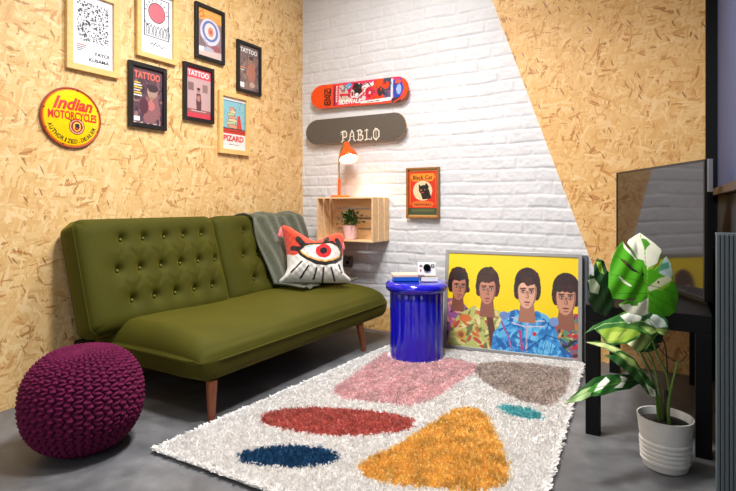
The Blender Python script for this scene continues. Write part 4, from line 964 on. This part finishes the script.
# ================================================================== POSTER
def poster():
    A, B = PA.copy(), PB.copy(); z0 = .0125; X = B - A; X[2] = 0; W_ = np.linalg.norm(X); X /= W_; N_ = np.array([X[1], -X[0], 0.])   # to the room
    hl = (1 - z0 - 0) ; top = at(443, 250, (A - CAM) @ FW + .07)[2]; topB = at(580, 253.5, (B - CAM) @ FW + .07)[2]; Hh = ((top + topB) / 2 - z0)
    lean = .085; Uv = np.array([0, 0, 1.]) * Hh - N_ * lean; Ht = np.linalg.norm(Uv); Uv /= Ht; Nn = np.cross(X, Uv)
    A[2] = z0; dp = .03
    t = thing('framed_poster', 'large yellow poster of four people in a silver frame leaning on the back wall', 'poster', tuple(A + X * W_ / 2))
    fw = .024; mb = MB()
    def q(u, v, n=0): return A + X * u + Uv * v + Nn * n
    def bar(p): mb.prism([q(u, v, -dp) for u, v in p], Nn * dp)
    bar([(0, 0), (W_, 0), (W_ - fw, fw), (fw, fw)]); bar([(fw, Ht - fw), (W_ - fw, Ht - fw), (W_, Ht), (0, Ht)]); bar([(0, 0), (fw, fw), (fw, Ht - fw), (0, Ht)]); bar([(W_ - fw, fw), (W_, 0), (W_, Ht), (W_ - fw, Ht - fw)])
    mb.build('frame', M['silver_frame'], t, bevel=.002)
    MB().prism([q(fw * .6, fw * .6, -dp * .6), q(W_ - fw * .6, fw * .6, -dp * .6), q(W_ - fw * .6, Ht - fw * .6, -dp * .6), q(fw * .6, Ht - fw * .6, -dp * .6)], -Nn * .004).build('backing_board', M['grey_board'], t)
    cv = Canvas(330, 240, (246, 214, 6)); r = np.random.default_rng(12)
    HR, SK, SH = (44, 26, 24), (206, 150, 122), (160, 104, 84)
    def person(x, y, s, hair, skin, shade, turn=0, seed=1):
        rr = np.random.default_rng(seed); cx = x + turn * .008
        lock = lambda px_, py_, w_, h_, n_: [cv.ell(px_ + rr.uniform(-w_, w_) * s, py_ + rr.uniform(-h_, h_) * s, .022 * s, .04 * s, tuple(int(k_ * rr.uniform(.75, 1.5)) for k_ in hair), rr.uniform(-.6, .6)) for _ in range(n_)]
        cv.ell(x, y - .055 * s, .086 * s, .135 * s, hair); cv.ell(x - .064 * s, y + .01 * s, .027 * s, .1 * s, hair); cv.ell(x + .064 * s, y + .01 * s, .027 * s, .1 * s, hair)
        lock(x, y - .09, .055, .07, 14); lock(x - .068, y + .02, .008, .06, 4); lock(x + .068, y + .02, .008, .06, 4)
        cv.poly([(x - .042 * s, y + .12 * s), (x + .042 * s, y + .12 * s), (x + .06 * s, y + .32 * s), (x - .06 * s, y + .32 * s)], shade)
        jaw = [(-.062, -.06), (.062, -.06), (.063, .05), (.054, .12), (.034, .175), (.012, .195), (-.012, .195), (-.036, .175), (-.056, .12), (-.064, .05)]
        cv.poly([(cx + a_ * s, y + b_ * s) for a_, b_ in jaw], shade); cv.poly([(cx - .004 * s + a_ * .88 * s, y + b_ * .97 * s) for a_, b_ in jaw], skin)
        cv.ell(cx - .02 * s, y - .03 * s, .03 * s, .03 * s, tuple(min(255, int(k_ * 1.08)) for k_ in skin))
        fr = [(-.07, -.12), (.07, -.12), (.074, .03), (.058, -.02), (.045, -.05), (.028, -.035), (.01, -.055), (-.012, -.035), (-.032, -.055), (-.05, -.03), (-.06, -.01), (-.074, .03)]
        cv.poly([(cx + a_ * s, y + b_ * s) for a_, b_ in fr], hair); lock(cx, y - .075, .05, .02, 7)
        for e in (-.028, .028):
            ex = cx + e * s + turn * .005
            cv.ell(ex, y + .03 * s, .018 * s, .026 * s, shade); cv.line([(ex - .017 * s, y + .008 * s), (ex + .016 * s, y + .004 * s)], .011 * s, hair)
            cv.ell(ex, y + .033 * s, .0115 * s, .009 * s, (226, 212, 202)); cv.ell(ex, y + .033 * s, .006 * s, .009 * s, (44, 32, 32)); cv.line([(ex - .012 * s, y + .024 * s), (ex + .012 * s, y + .024 * s)], .005 * s, hair)
        nx_ = cx + turn * .006
        cv.poly([(nx_ - .005 * s, y + .03 * s), (nx_ + .007 * s, y + .03 * s), (nx_ + .013 * s, y + .092 * s), (nx_ + .004 * s, y + .1 * s), (nx_ - .012 * s, y + .094 * s)], shade); cv.ell(nx_ - .002 * s, y + .075 * s, .004 * s, .02 * s, skin)
        cv.ell(nx_, y + .132 * s, .021 * s, .008 * s, (150, 76, 70)); cv.line([(nx_ - .02 * s, y + .131 * s), (nx_ + .02 * s, y + .131 * s)], .004 * s, (96, 44, 44)); cv.ell(cx, y + .158 * s, .016 * s, .006 * s, shade)
    def clothes(pl, base, cols, n, sz, seed):
        cv.poly(pl, base); m0 = cv.poly(pl); rr = np.random.default_rng(seed); xs = [p[0] for p in pl]; ys = [p[1] for p in pl]
        for _ in range(n):
            x, y = rr.uniform(min(xs), max(xs)), rr.uniform(min(ys), max(ys)); a_ = rr.uniform(0, PI); L = rr.uniform(.3, 1) * sz
            X_, Y_ = (cv.U - x) * 1.375, cv.V - y; u_ = X_ * math.cos(a_) + Y_ * math.sin(a_); v_ = -X_ * math.sin(a_) + Y_ * math.cos(a_)
            cv.put(m0 & ((u_ / L) ** 2 + (v_ / (L * .38)) ** 2 < 1), cols[rr.integers(len(cols))])
    clothes([(0, .5), (.1, .5), (.19, .62), (.2, 1), (0, 1)], (150, 90, 140), [(196, 110, 160), (60, 40, 70), (110, 130, 90), (220, 150, 130)], 60, .06, 1)
    person(.085, .33, .95, HR, (186, 124, 98), (130, 80, 64), 1, 3)
    clothes([(.78, .68), (.88, .58), (1, .56), (1, 1), (.75, 1)], (120, 110, 130), [(196, 50, 70), (70, 90, 160), (200, 190, 120), (50, 60, 60), (200, 130, 60), (90, 150, 110)], 150, .05, 2)
    person(.915, .37, 1.12, (52, 30, 26), SK, (150, 96, 78), 0, 4)
    clothes([(.1, .66), (.22, .56), (.28, .6), (.33, .72), (.38, .58), (.47, .62), (.5, 1), (.0, 1), (.04, .78)], (186, 190, 110), [(214, 206, 130), (150, 160, 84), (206, 110, 60), (190, 80, 70), (110, 120, 66), (224, 216, 160)], 130, .06, 3)
    cv.poly([(.31, .58), (.36, .6), (.42, .98), (.36, .98)], (96, 60, 52)); cv.ell(.12, .88, .04, .05, (206, 150, 70)); cv.ell(.12, .88, .022, .03, (150, 90, 60)); cv.ell(.15, .7, .05, .04, (216, 116, 60))
    person(.325, .335, 1.05, (60, 34, 30), (196, 134, 108), (146, 92, 76), 0, 5)
    BL = (64, 152, 218)
    clothes([(.45, .66), (.5, .59), (.56, .56), (.63, .66), (.7, .56), (.78, .6), (.83, .68), (.87, .86), (.95, 1), (.36, 1), (.38, .82), (.42, .76)], BL, [(44, 120, 190), (96, 182, 232), (50, 136, 206), (120, 198, 240), (34, 100, 170)], 170, .075, 4)
    for v in (.66, .715): cv.line([(.52, v - .01), (.62, v + .02), (.76, v)], .012, (206, 196, 214))
    cv.line([(.64, .6), (.63, .98)], .02, (190, 176, 196)); cv.line([(.58, .78), (.6, .98)], .022, (196, 60, 110)); cv.ell(.69, .8, .015, .022, (206, 40, 60)); cv.ell(.46, .64, .035, .045, (110, 140, 200)); cv.ell(.83, .66, .035, .045, (120, 150, 206)); cv.line([(.44, .7), (.48, .82)], .02, (150, 90, 150)); cv.line([(.49, .84), (.52, .97)], .018, (176, 110, 160))
    for k in range(9): cv.line([(.4 + k * .05, 1), (.46 + k * .045, .86)], .008, (40, 110, 180))
    cv.line([(.62, .98), (.78, .8), (.9, .84)], .012, (30, 84, 150))
    person(.632, .335, 1.12, (50, 28, 26), (222, 170, 142), (170, 116, 92), 0, 6)
    sheet('print', cv, lambda U, V: tuple(A[k] + X[k] * (fw + U * (W_ - 2 * fw)) + Uv[k] * (Ht - fw - V * (Ht - 2 * fw)) - Nn[k] * .006 for k in range(3)), M['poster_art'], t)
    # second, grey frame peeping out behind its right side
    s = A + X * (W_ - .30) - N_ * .045; s[2] = .0125; u2 = Uv * (Ht - .004)
    t2 = thing('empty_frame', 'plain grey frame edge showing behind the right side of the big poster', 'picture frame', tuple(s))
    w2 = .33; mb = MB(); f2 = .02
    mb.obox(s, X * w2, Uv * f2, -Nn * .016).obox(s + Uv * (Ht - .01 - f2), X * w2, Uv * f2, -Nn * .016).obox(s + Uv * f2, X * f2, Uv * (Ht - .01 - 2 * f2), -Nn * .016).obox(s + X * (w2 - f2 * 1.5) + Uv * f2, X * f2 * 1.5, Uv * (Ht - .01 - 2 * f2), -Nn * .016)
    mb.build('frame', M['grey_board'], t2, bevel=.001)
    MB().obox(s + X * f2 * .5 + Uv * f2 * .5 - Nn * .006, X * (w2 - f2), Uv * (Ht - .01 - f2), -Nn * .004).build('backing_board', M['grey_board'], t2)
poster()

# ================================================================== TV ON BLACK BENCH
def tv_bench():
    x0, x1 = 2.455, 2.915; y0, y1 = -1.165, -.16; zt, zb = .563, .49
    t = thing('tv_bench', 'long black lacquered bench with square legs under the television', 'table', ((x0 + x1) / 2, (y0 + y1) / 2, 0))
    MB().box(x0, x1, y0, y1, zb, zt).build('bench_top', M['black'], t, bevel=.003)
    L = .056
    for a in (x0, x1 - L):
        for b in (y0, y1 - L): MB().box(a, a + L, b, b + L, 0, zb).build('leg', M['black'], t, bevel=.002)
tv_bench()
def tv():
    R0 = at(705, 159, 2.2); L0 = at(616.5, 177.5, 3.15)
    base = .58; top = (R0[2] + L0[2]) / 2; a = np.array([R0[0], R0[1], 0]); b = np.array([L0[0], L0[1], 0]); X = a - b; W_ = np.linalg.norm(X); X /= W_; N_ = np.array([X[1], -X[0], 0.])
    if N_[0] > 0 and N_[1] > 0: N_ = -N_
    t = thing('television', 'large flat black television on the black bench, screen reflecting the room', 'television', ((a[0] + b[0]) / 2, (a[1] + b[1]) / 2, .564))
    z0, z1 = base, R0[2]; Zv = np.array([0, 0, 1.])
    def q(u, n, z): return b + X * u + N_ * n + Zv * z
    bz = .018; mb = MB()
    mb.obox(q(0, -.035, z0), X * W_, N_ * .032, Zv * (z1 - z0)); mb.build('housing', M['tvbody'], t, bevel=.004)
    m2 = MB(); m2.obox(q(0, -.003, z0), X * W_, N_ * .005, Zv * bz).obox(q(0, -.003, z1 - bz * .6), X * W_, N_ * .005, Zv * bz * .6).obox(q(0, -.003, z0 + bz), X * bz * .6, N_ * .005, Zv * (z1 - z0 - 1.6 * bz)).obox(q(W_ - bz * .6, -.003, z0 + bz), X * bz * .6, N_ * .005, Zv * (z1 - z0 - 1.6 * bz)); m2.build('bezel', M['tvbody'], t, bevel=.001)
    MB().obox(q(bz * .6, -.003, z0 + bz), X * (W_ - 1.2 * bz), N_ * .002, Zv * (z1 - z0 - 1.6 * bz)).build('screen', M['screen'], t)
    MB().obox(q(W_ - .001, -.03, z1 - .14), X * .006, N_ * .02, Zv * .14).build('side_trim', M['silver_frame'], t, bevel=.001)
    mid = q(W_ * .5, -.02, 0)
    MB().obox(q(W_ * .5 - .05, -.03, .575), X * .1, N_ * .02, Zv * .03).build('stand_neck', M['tvbody'], t)
    MB().obox(q(W_ * .5 - .17, -.11, .5635), X * .34, N_ * .2, Zv * .012).build('stand_base', M['tvbody'], t, bevel=.004)
tv()
# radiator on its short wall
def radiator():
    Zd = 1.62; A = at(716.3, 233.2, Zd); y = A[1]; x0 = A[0]; x1 = RW - .002; z1 = A[2]
    t = thing('radiator', 'tall grey ribbed radiator at the right edge', 'radiator', ((x0 + x1) / 2, y, 0))
    mb = MB(); n = 8; w = (x1 - x0) / n
    for k in range(n): mb.box(x0 + k * w + .0008, x0 + (k + 1) * w - .0008, y, y + .05, .06, z1 - .004)
    mb.build('ribbed_panel', M['radiator'], t, bevel=.002)
    MB().box(x0, x1, y + .006, y + .056, z1 - .008, z1).build('top_grille', M['radiator'], t, bevel=.001)
    for xx in (x0 + .03, x1 - .05): MB().box(xx, xx + .02, y + .015, y + .04, 0, .06).build('foot', M['radiator'], t)
radiator()

# ================================================================== MONSTERA
def monstera():
    base = on(664, 470, 2, 0); base = at(665, 466, 1.965); cx, cy = base[0], base[1]
    t = thing('monstera_plant', 'variegated split leaf houseplant in a white ribbed pot before the television', 'plant', (cx, cy, 0))
    def fl(a, z): return 1.0
    pr = [(.070, 0), (.076, .004)]
    for k in range(5): z = .025 + k * .017; pr += [(.080 + .06 * z, z), (.0835 + .06 * z, z + .004), (.0835 + .06 * z, z + .012), (.080 + .06 * z, z + .0165)]
    pr += [(.0885, .125), (.096, .187), (.097, .193), (.092, .193), (.089, .178), (.084, .145)]
    MB().lathe(pr, (cx, cy, 0), 72).build('pot', M['whitepot'], t, smooth=False)
    MB().lathe([(.0845, .155), (.086, .165), (.05, .172), (.01, .174)], (cx, cy, 0), 40).build('soil', M['soil'], t)
    s0 = np.array([cx, cy, .168])
    def stem(pts, r0, r1, mt='stem'):
        P = [np.array(p) for p in pts]; m = []
        for k in range(len(P) - 1):
            a = P[max(k - 1, 0)]; b = P[k]; c = P[k + 1]; d = P[min(k + 2, len(P) - 1)]
            for q in np.linspace(0, 1, 7, endpoint=False): m.append(.5 * ((2 * b) + (c - a) * q + (2 * a - 5 * b + 4 * c - d) * q * q + (3 * b - a - 3 * c + d) * q ** 3))
        m.append(P[-1]); MB().tube(m, list(np.linspace(r0, r1, len(m))), 10).build('stem', M[mt], t, smooth=True)
    G, GD, W_, LG = (84, 172, 28), (30, 84, 30), (244, 244, 222), (150, 190, 84)
    def leaf(fn, cv, curl_solid=.0012):
        sheet('leaf', cv, fn, M['leaf'], t, solid=curl_solid, smooth=True)
    def leaf_cv(outline, body, paint, holes=()):
        cv = Canvas(150, 170, body); m = inpoly(cv.U, cv.V, outline); cv.a = m.astype(float)
        paint(cv)
        for h in holes: cv.a[inpoly(cv.U, cv.V, h)] = 0
        return cv
    # --- big front leaf (traced in marks of a 4.895x enlargement, x 40..385, y 30..440)
    K = lambda x, y: ((x - 40) / 345, (y - 30) / 410)
    out = [K(*p) for p in ((250, 32), (268, 52), (300, 84), (332, 122), (318, 158), (280, 196), (262, 222), (278, 214), (312, 180), (348, 154), (366, 186), (370, 236), (356, 268), (372, 290), (381, 330), (374, 380), (350, 416), (318, 434), (284, 432), (244, 424), (232, 416), (222, 428), (180, 432), (130, 420), (96, 400), (78, 380), (120, 362), (60, 352), (42, 300), (52, 240), (66, 190), (84, 150), (112, 110), (150, 76), (160, 110), (176, 146), (190, 160), (176, 120), (170, 84), (184, 68), (220, 48))]
    def paint(cv):
        cv.poly([K(*p) for p in ((250, 30), (335, 120), (280, 200), (232, 222), (228, 175), (200, 165), (168, 84), (184, 66))], W_)
        cv.poly([K(*p) for p in ((248, 60), (270, 66), (284, 92), (256, 112), (240, 130))], (84, 160, 40)); cv.poly([K(*p) for p in ((286, 190), (240, 210), (232, 224), (262, 216))], (150, 196, 50))
        cv.poly([K(*p) for p in ((348, 154), (368, 190), (368, 240), (340, 262), (290, 236), (300, 200))], (190, 214, 206)); cv.poly([K(*p) for p in ((300, 196), (356, 178), (356, 208), (284, 230))], (96, 166, 130))
        cv.poly([K(*p) for p in ((226, 300), (280, 262), (340, 246), (354, 268), (300, 300), (228, 322))], (222, 224, 180)); cv.poly([K(*p) for p in ((260, 312), (330, 280), (352, 266), (330, 294), (290, 316))], (150, 200, 60))
        cv.poly([K(*p) for p in ((78, 382), (130, 376), (180, 372), (218, 350), (226, 420), (180, 434), (120, 420))], W_); cv.poly([K(*p) for p in ((130, 372), (175, 362), (165, 388), (140, 388))], (74, 150, 40))
        cv.poly([K(*p) for p in ((88, 246), (106, 260), (146, 296), (138, 300), (104, 274))], W_); cv.poly([K(*p) for p in ((148, 80), (176, 130), (196, 170), (186, 172), (160, 140), (146, 110))], W_)
        cv.ell(*K(208, 242), .022, .016, (20, 50, 40)); cv.ell(*K(276, 280), .018, .014, (70, 60, 60))
        for p in (((222, 425), (222, 300), (236, 180), (250, 40)),): cv.line([K(*q) for q in p], .008, (150, 190, 90))
        for a, b in (((222, 330), (360, 400)), ((222, 330), (80, 330)), ((222, 285), (62, 240)), ((224, 250), (100, 150)), ((224, 290), (372, 330)), ((222, 360), (300, 428))): cv.line([K(*a), K(*b)], .006, (44, 110, 24))
    cv = leaf_cv(out, G, paint, holes=[[K(*p) for p in ((112, 160), (150, 196), (200, 244), (160, 226), (128, 196))], [K(*p) for p in ((120, 352), (170, 352), (150, 364), (122, 362))]])
    Z0 = 1.93; sc = Z0 / F_PX / 4.895
    O = at(600 + 212 / 4.895, 225 + 240 / 4.895, Z0); xr = RT; tl = math.radians(16); upv = np.array([0, 0, 1.]) * math.cos(tl) - FW * -math.sin(tl) * -1; nv = np.cross(xr, upv)
    upv = np.array([0, 0, math.cos(tl)]) + FW * math.sin(tl); nv = np.cross(xr, upv)
    def f(U, V):
        x = (U * 345 + 40 - 212) * sc; y = -(V * 410 + 30 - 240) * sc / math.cos(tl)
        h = .16 * np.abs(x) * 1.0 - 2.2 * x * x - 1.1 * (y + .02) ** 2 + .003 * np.sin(np.abs(x) * 90 + y * 60)
        return tuple(O[k] + x * xr[k] + y * upv[k] + h * nv[k] for k in range(3))
    leaf(f, cv)
    big_base = O + (-.055) * upv + .0 * xr
    # --- generic leaf along a mid-rib with a half width profile and folding
    def rib_leaf(P0, P1, P2, width, side, fold, body, patches, notch=5, seed=1, tipsh=1.0):
        P0, P1, P2 = map(np.array, (P0, P1, P2)); side = np.array(side, float); side /= np.linalg.norm(side); r = np.random.default_rng(seed)
        cv = Canvas(120, 150, body); u = np.abs(cv.U - .5) * 2; v = cv.V
        prof = np.sin(np.clip(v, 0, 1) ** .62 * PI) ** .75
        cv.a = (u < prof).astype(float)
        for k in range(notch):
            for sd in (-1, 1):
                vv = .22 + .56 * (k + r.uniform(.2, .8)) / notch; d = sd * (cv.U - .5) * 2
                m = (d > .45) & (np.abs(v - vv - .12 * (d - .45)) < .010 + .03 * (d - .45)); cv.a[m] = 0
        for (pu, pv, ru, rv, c, rt) in patches: cv.ell(pu, pv, ru, rv, c, rt)
        cv.line([(.5, 0), (.5, 1)], .010, LG)
        for k in range(6):
            for sd in (-1, 1): cv.line([(.5, .12 + .13 * k), (.5 + sd * .42, .26 + .13 * k)], .006, tuple(int(x * .8) for x in body))
        def f(U, V):
            q = V; R = [(1 - q) ** 2 * P0[k] + 2 * q * (1 - q) * P1[k] + q * q * P2[k] for k in range(3)]
            T = [2 * (1 - q) * (P1[k] - P0[k]) + 2 * q * (P2[k] - P1[k]) for k in range(3)]; tl_ = np.sqrt(sum(x * x for x in T)); T = [x / tl_ for x in T]
            N_ = [side[1] * T[2] - side[2] * T[1], side[2] * T[0] - side[0] * T[2], side[0] * T[1] - side[1] * T[0]]
            s = (U - .5) * width; h = -fold * np.abs(s) - 2.0 * s * s + .006 * np.sin(V * 30) * np.abs(s) / width * 2
            sg = 1 if N_[2].mean() > 0 else -1
            return tuple(R[k] + side[k] * s + sg * h * N_[k] for k in range(3))
        leaf(f, cv)
    z = 1.95
    # leaves seen at a slant: each lies in its own tilted, curved plane (marks in image pixels)
    def slant_leaf(outline, Z0, tilt, body, paint, roll=0., droop=.25, curl=1.5, ridge=None, n=(150, 90)):
        xs = [p[0] for p in outline]; ys = [p[1] for p in outline]; x0, x1, y0, y1 = min(xs), max(xs), min(ys), max(ys)
        K = lambda x, y: ((x - x0) / (x1 - x0), (y - y0) / (y1 - y0))
        cv = Canvas(n[0], n[1], body); cv.a = inpoly(cv.U, cv.V, [K(*p) for p in outline]).astype(float); paint(cv, K)
        mx, my = (x0 + x1) / 2, (y0 + y1) / 2; O = at(mx, my, Z0); sc = Z0 / F_PX; tl = math.radians(tilt)
        upv = np.array([0, 0, math.cos(tl)]) + FW * math.sin(tl); side = RT * math.cos(roll) + FW * math.sin(roll)
        nv = np.cross(side, upv); k0 = (O - CAM) @ nv
        def f(U, V):
            px = U * (x1 - x0) + x0; py = V * (y1 - y0) + y0
            D = [FW[k] + RT[k] * (px - 368) / F_PX + (k == 2) * (HZ - py) / F_PX for k in range(3)]
            q = k0 / (D[0] * nv[0] + D[1] * nv[1] + D[2] * nv[2])
            x = (px - mx) * sc; y = (py - my) * sc
            q = q + curl * x * x + curl * 1.5 * y * y + .003 * np.sin(x * 120 + y * 70)
            return tuple(CAM[k] + D[k] * q for k in range(3))
        leaf(f, cv); return O
    def P1(cv, K):
        Pn = lambda pts, c: cv.poly([K(*p) for p in pts], c)
        Pn([(585, 334), (600, 322), (622, 315), (640, 308), (668, 318), (668, 326), (640, 322), (612, 326)], (44, 104, 50))
        Pn([(620, 316), (637, 309), (645, 311), (640, 321), (628, 324)], (226, 230, 222)); Pn([(644, 322), (654, 313), (664, 320), (668, 327), (656, 328)], (214, 226, 220)); Pn([(640, 308), (656, 311), (650, 318), (642, 320)], (30, 84, 60))
        Pn([(598, 330), (616, 327), (636, 330), (641, 334), (625, 342), (608, 343)], (134, 164, 56)); Pn([(610, 332), (628, 332), (620, 340), (608, 341)], (168, 188, 84)); Pn([(640, 326), (656, 328), (668, 330), (664, 338), (650, 334)], (150, 176, 96))
        cv.line([K(585, 334), K(604, 324), K(628, 322), (K(650, 321))], .02, (150, 180, 110)); cv.line([K(632, 322), K(618, 338)], .015, (90, 120, 40)); cv.line([K(650, 322), K(660, 336)], .015, (60, 100, 40))
    slant_leaf([(584, 334), (593, 326), (604, 321), (616, 316), (628, 310), (640, 307), (652, 309), (662, 314), (668, 321), (669, 329), (665, 336), (656, 332), (650, 336), (641, 331), (640, 337), (628, 343), (614, 345), (604, 341), (600, 334), (594, 329)], 1.90, 62, (62, 112, 44), P1, .15)
    slant_leaf([(634, 330), (648, 332), (652, 338), (646, 348), (638, 352), (630, 346), (624, 342)], 1.98, 30, (150, 174, 98), lambda cv, K: cv.ell(.3, .5, .2, .3, (200, 208, 150)), 0, n=(60, 50))
    def P2(cv, K):
        Pn = lambda pts, c: cv.poly([K(*p) for p in pts], c)
        Pn([(585, 342), (604, 343), (622, 350), (614, 352), (600, 347)], (186, 200, 130)); Pn([(618, 352), (634, 360), (640, 370), (628, 364)], (150, 172, 96)); Pn([(646, 384), (655, 390), (656, 397), (650, 396)], (214, 218, 190))
        cv.line([K(585, 343), K(612, 350), K(636, 368), K(654, 395)], .015, (120, 150, 80))
    slant_leaf([(585, 342), (598, 341), (612, 344), (624, 352), (634, 358), (642, 370), (652, 382), (657, 392), (655, 398), (648, 394), (638, 382), (626, 371), (614, 362), (604, 355), (616, 355), (604, 348)], 1.90, 55, (38, 82, 30), P2, -.1)
    def P3(cv, K):
        Pn = lambda pts, c: cv.poly([K(*p) for p in pts], c)
        Pn([(565, 403), (582, 390), (594, 386), (590, 396), (580, 402)], (150, 180, 120)); Pn([(586, 392), (596, 383), (606, 383), (600, 393)], (74, 150, 54)); Pn([(598, 384), (606, 377), (610, 381), (602, 389), (594, 392)], (222, 228, 214))
        Pn([(614, 388), (622, 382), (620, 376), (628, 378), (622, 388)], (216, 222, 206)); cv.line([K(566, 402), K(596, 388), K(640, 378)], .02, (96, 130, 60))
    slant_leaf([(564, 404), (572, 396), (584, 386), (594, 378), (606, 375), (622, 374), (638, 375), (650, 377), (640, 383), (630, 389), (616, 391), (604, 395), (590, 397), (582, 401), (574, 402)], 1.88, 60, (34, 80, 32), P3, .2)
    def P4(cv, K):
        Pn = lambda pts, c: cv.poly([K(*p) for p in pts], c)
        Pn([(588, 280), (594, 278), (600, 286), (598, 294), (590, 292)], (196, 210, 180)); Pn([(596, 262), (601, 262), (604, 274), (599, 272)], (150, 190, 60)); cv.line([K(600, 262), K(603, 290), K(606, 318)], .02, (70, 120, 50))
    slant_leaf([(597, 258), (604, 261), (607, 270), (612, 276), (616, 290), (614, 306), (606, 316), (594, 311), (588, 300), (590, 296), (587, 284), (590, 274), (594, 276), (594, 266)], 2.07, -15, (26, 72, 28), P4, -.35)
    rib_leaf(at(644, 352, 2.0), at(652, 340, 2.03), at(662, 328, 2.03), .10, RT, .3, (30, 76, 34), [], 2, 9)
    stem([s0 + (.01, 0, 0), at(668, 380, 1.97), at(654, 345, 1.99), big_base + .01 * FW], .006, .0035)
    stem([s0 + (-.012, .005, 0), at(652, 378, 2.0), at(636, 340, 2.01), at(638, 318, 1.99)], .0055, .0035)
    stem([s0 + (-.02, -.01, 0), at(656, 398, 1.95), at(654, 392, 1.93), at(642, 372, 1.92)], .005, .003)
    stem([s0 + (-.01, .01, 0), at(660, 402, 1.98), at(650, 382, 1.99), at(640, 378, 1.98)], .005, .003)
    stem([s0 + (.014, -.02, 0), at(669, 400, 1.93), at(678, 361, 1.93)], .0065, .004)
    stem([s0 + (0, .02, 0), at(652, 360, 2.04), at(630, 330, 2.06), at(612, 322, 2.06)], .005, .003)
    stem([s0 + (.01, .01, 0), at(666, 350, 2.0), at(655, 330, 2.0)], .003, .002, 'darkstem')
    stem([at(655, 338, 2.0), at(662, 352, 1.99), at(678, 362, 1.99), at(686, 356, 1.98)], .002, .0015, 'darkstem')
    MB().tube([s0 + (.004, 0, -.02), s0 + (.004, 0, .12)], [.009, .007], 10).build('cane', M['darkstem'], t, smooth=True)
monstera()

# ================================================================== LIGHT
def area(name, loc, aim, sx, sy, e, col=(1, 1, 1), spread=180):
    l = bpy.data.lights.new(name, 'AREA'); l.shape = 'RECTANGLE'; l.size = sx; l.size_y = sy; l.energy = e; l.color = col; l.spread = math.radians(spread)
    o = bpy.data.objects.new(name, l); COL.objects.link(o); o.location = loc; o.rotation_euler = (Vector(aim) - Vector(loc)).to_track_quat('-Z', 'Y').to_euler(); return o
area('added_front_fill', (1.7, FRONT + .05, 1.6), (1.5, 0, .9), 2.3, 1.6, 12, (.86, .92, 1))  # unseen fill added at the front opening, in place of daylight
for k, (x, y) in enumerate(((1.2, -1.25), (1.75, -1.95), (1.7, -3.1))):  # light panels added out of view to brighten the room from above
    t = thing('added_light_panel', ('added square light panel overhead above the sofa', 'added square light panel overhead above the poster', 'added square light panel overhead nearest the viewer')[k], 'added light panel', (x, y, TOP - .04))
    MB().box(x - .2, x + .2, y - .2, y + .2, TOP - .035, TOP).build('housing', M['shade_in'], t, bevel=.004)
    MB().box(x - .18, x + .18, y - .18, y + .18, TOP - .04, TOP - .0355).build('diffuser', M['added_panel_glow'], t)
    area('added_panel_lamp', (x, y, TOP - .05), (x, y, 0), .36, .36, (34, 48, 8)[k], (1, .975, .95), (180, 140, 150)[k])
w = bpy.data.worlds.new('world'); bpy.context.scene.world = w; w.use_nodes = True; w.node_tree.nodes['Background'].inputs[0].default_value = (.75, .85, 1, 1); w.node_tree.nodes['Background'].inputs[1].default_value = .6

# ================================================================== CAMERA
cam = bpy.data.cameras.new('camera'); co = bpy.data.objects.new('camera', cam); COL.objects.link(co)
co.location = CAM; co.rotation_euler = (PI / 2, 0, YAW); cam.sensor_width = 36; cam.lens = F_PX / 736 * 36; cam.shift_y = (HZ - 245.5) / 736; cam.clip_start = .05
sc = bpy.context.scene; sc.camera = co
sc.view_settings.view_transform = 'Standard'; sc.view_settings.look = 'None'; sc.view_settings.gamma = 1; sc.view_settings.exposure = 0.42
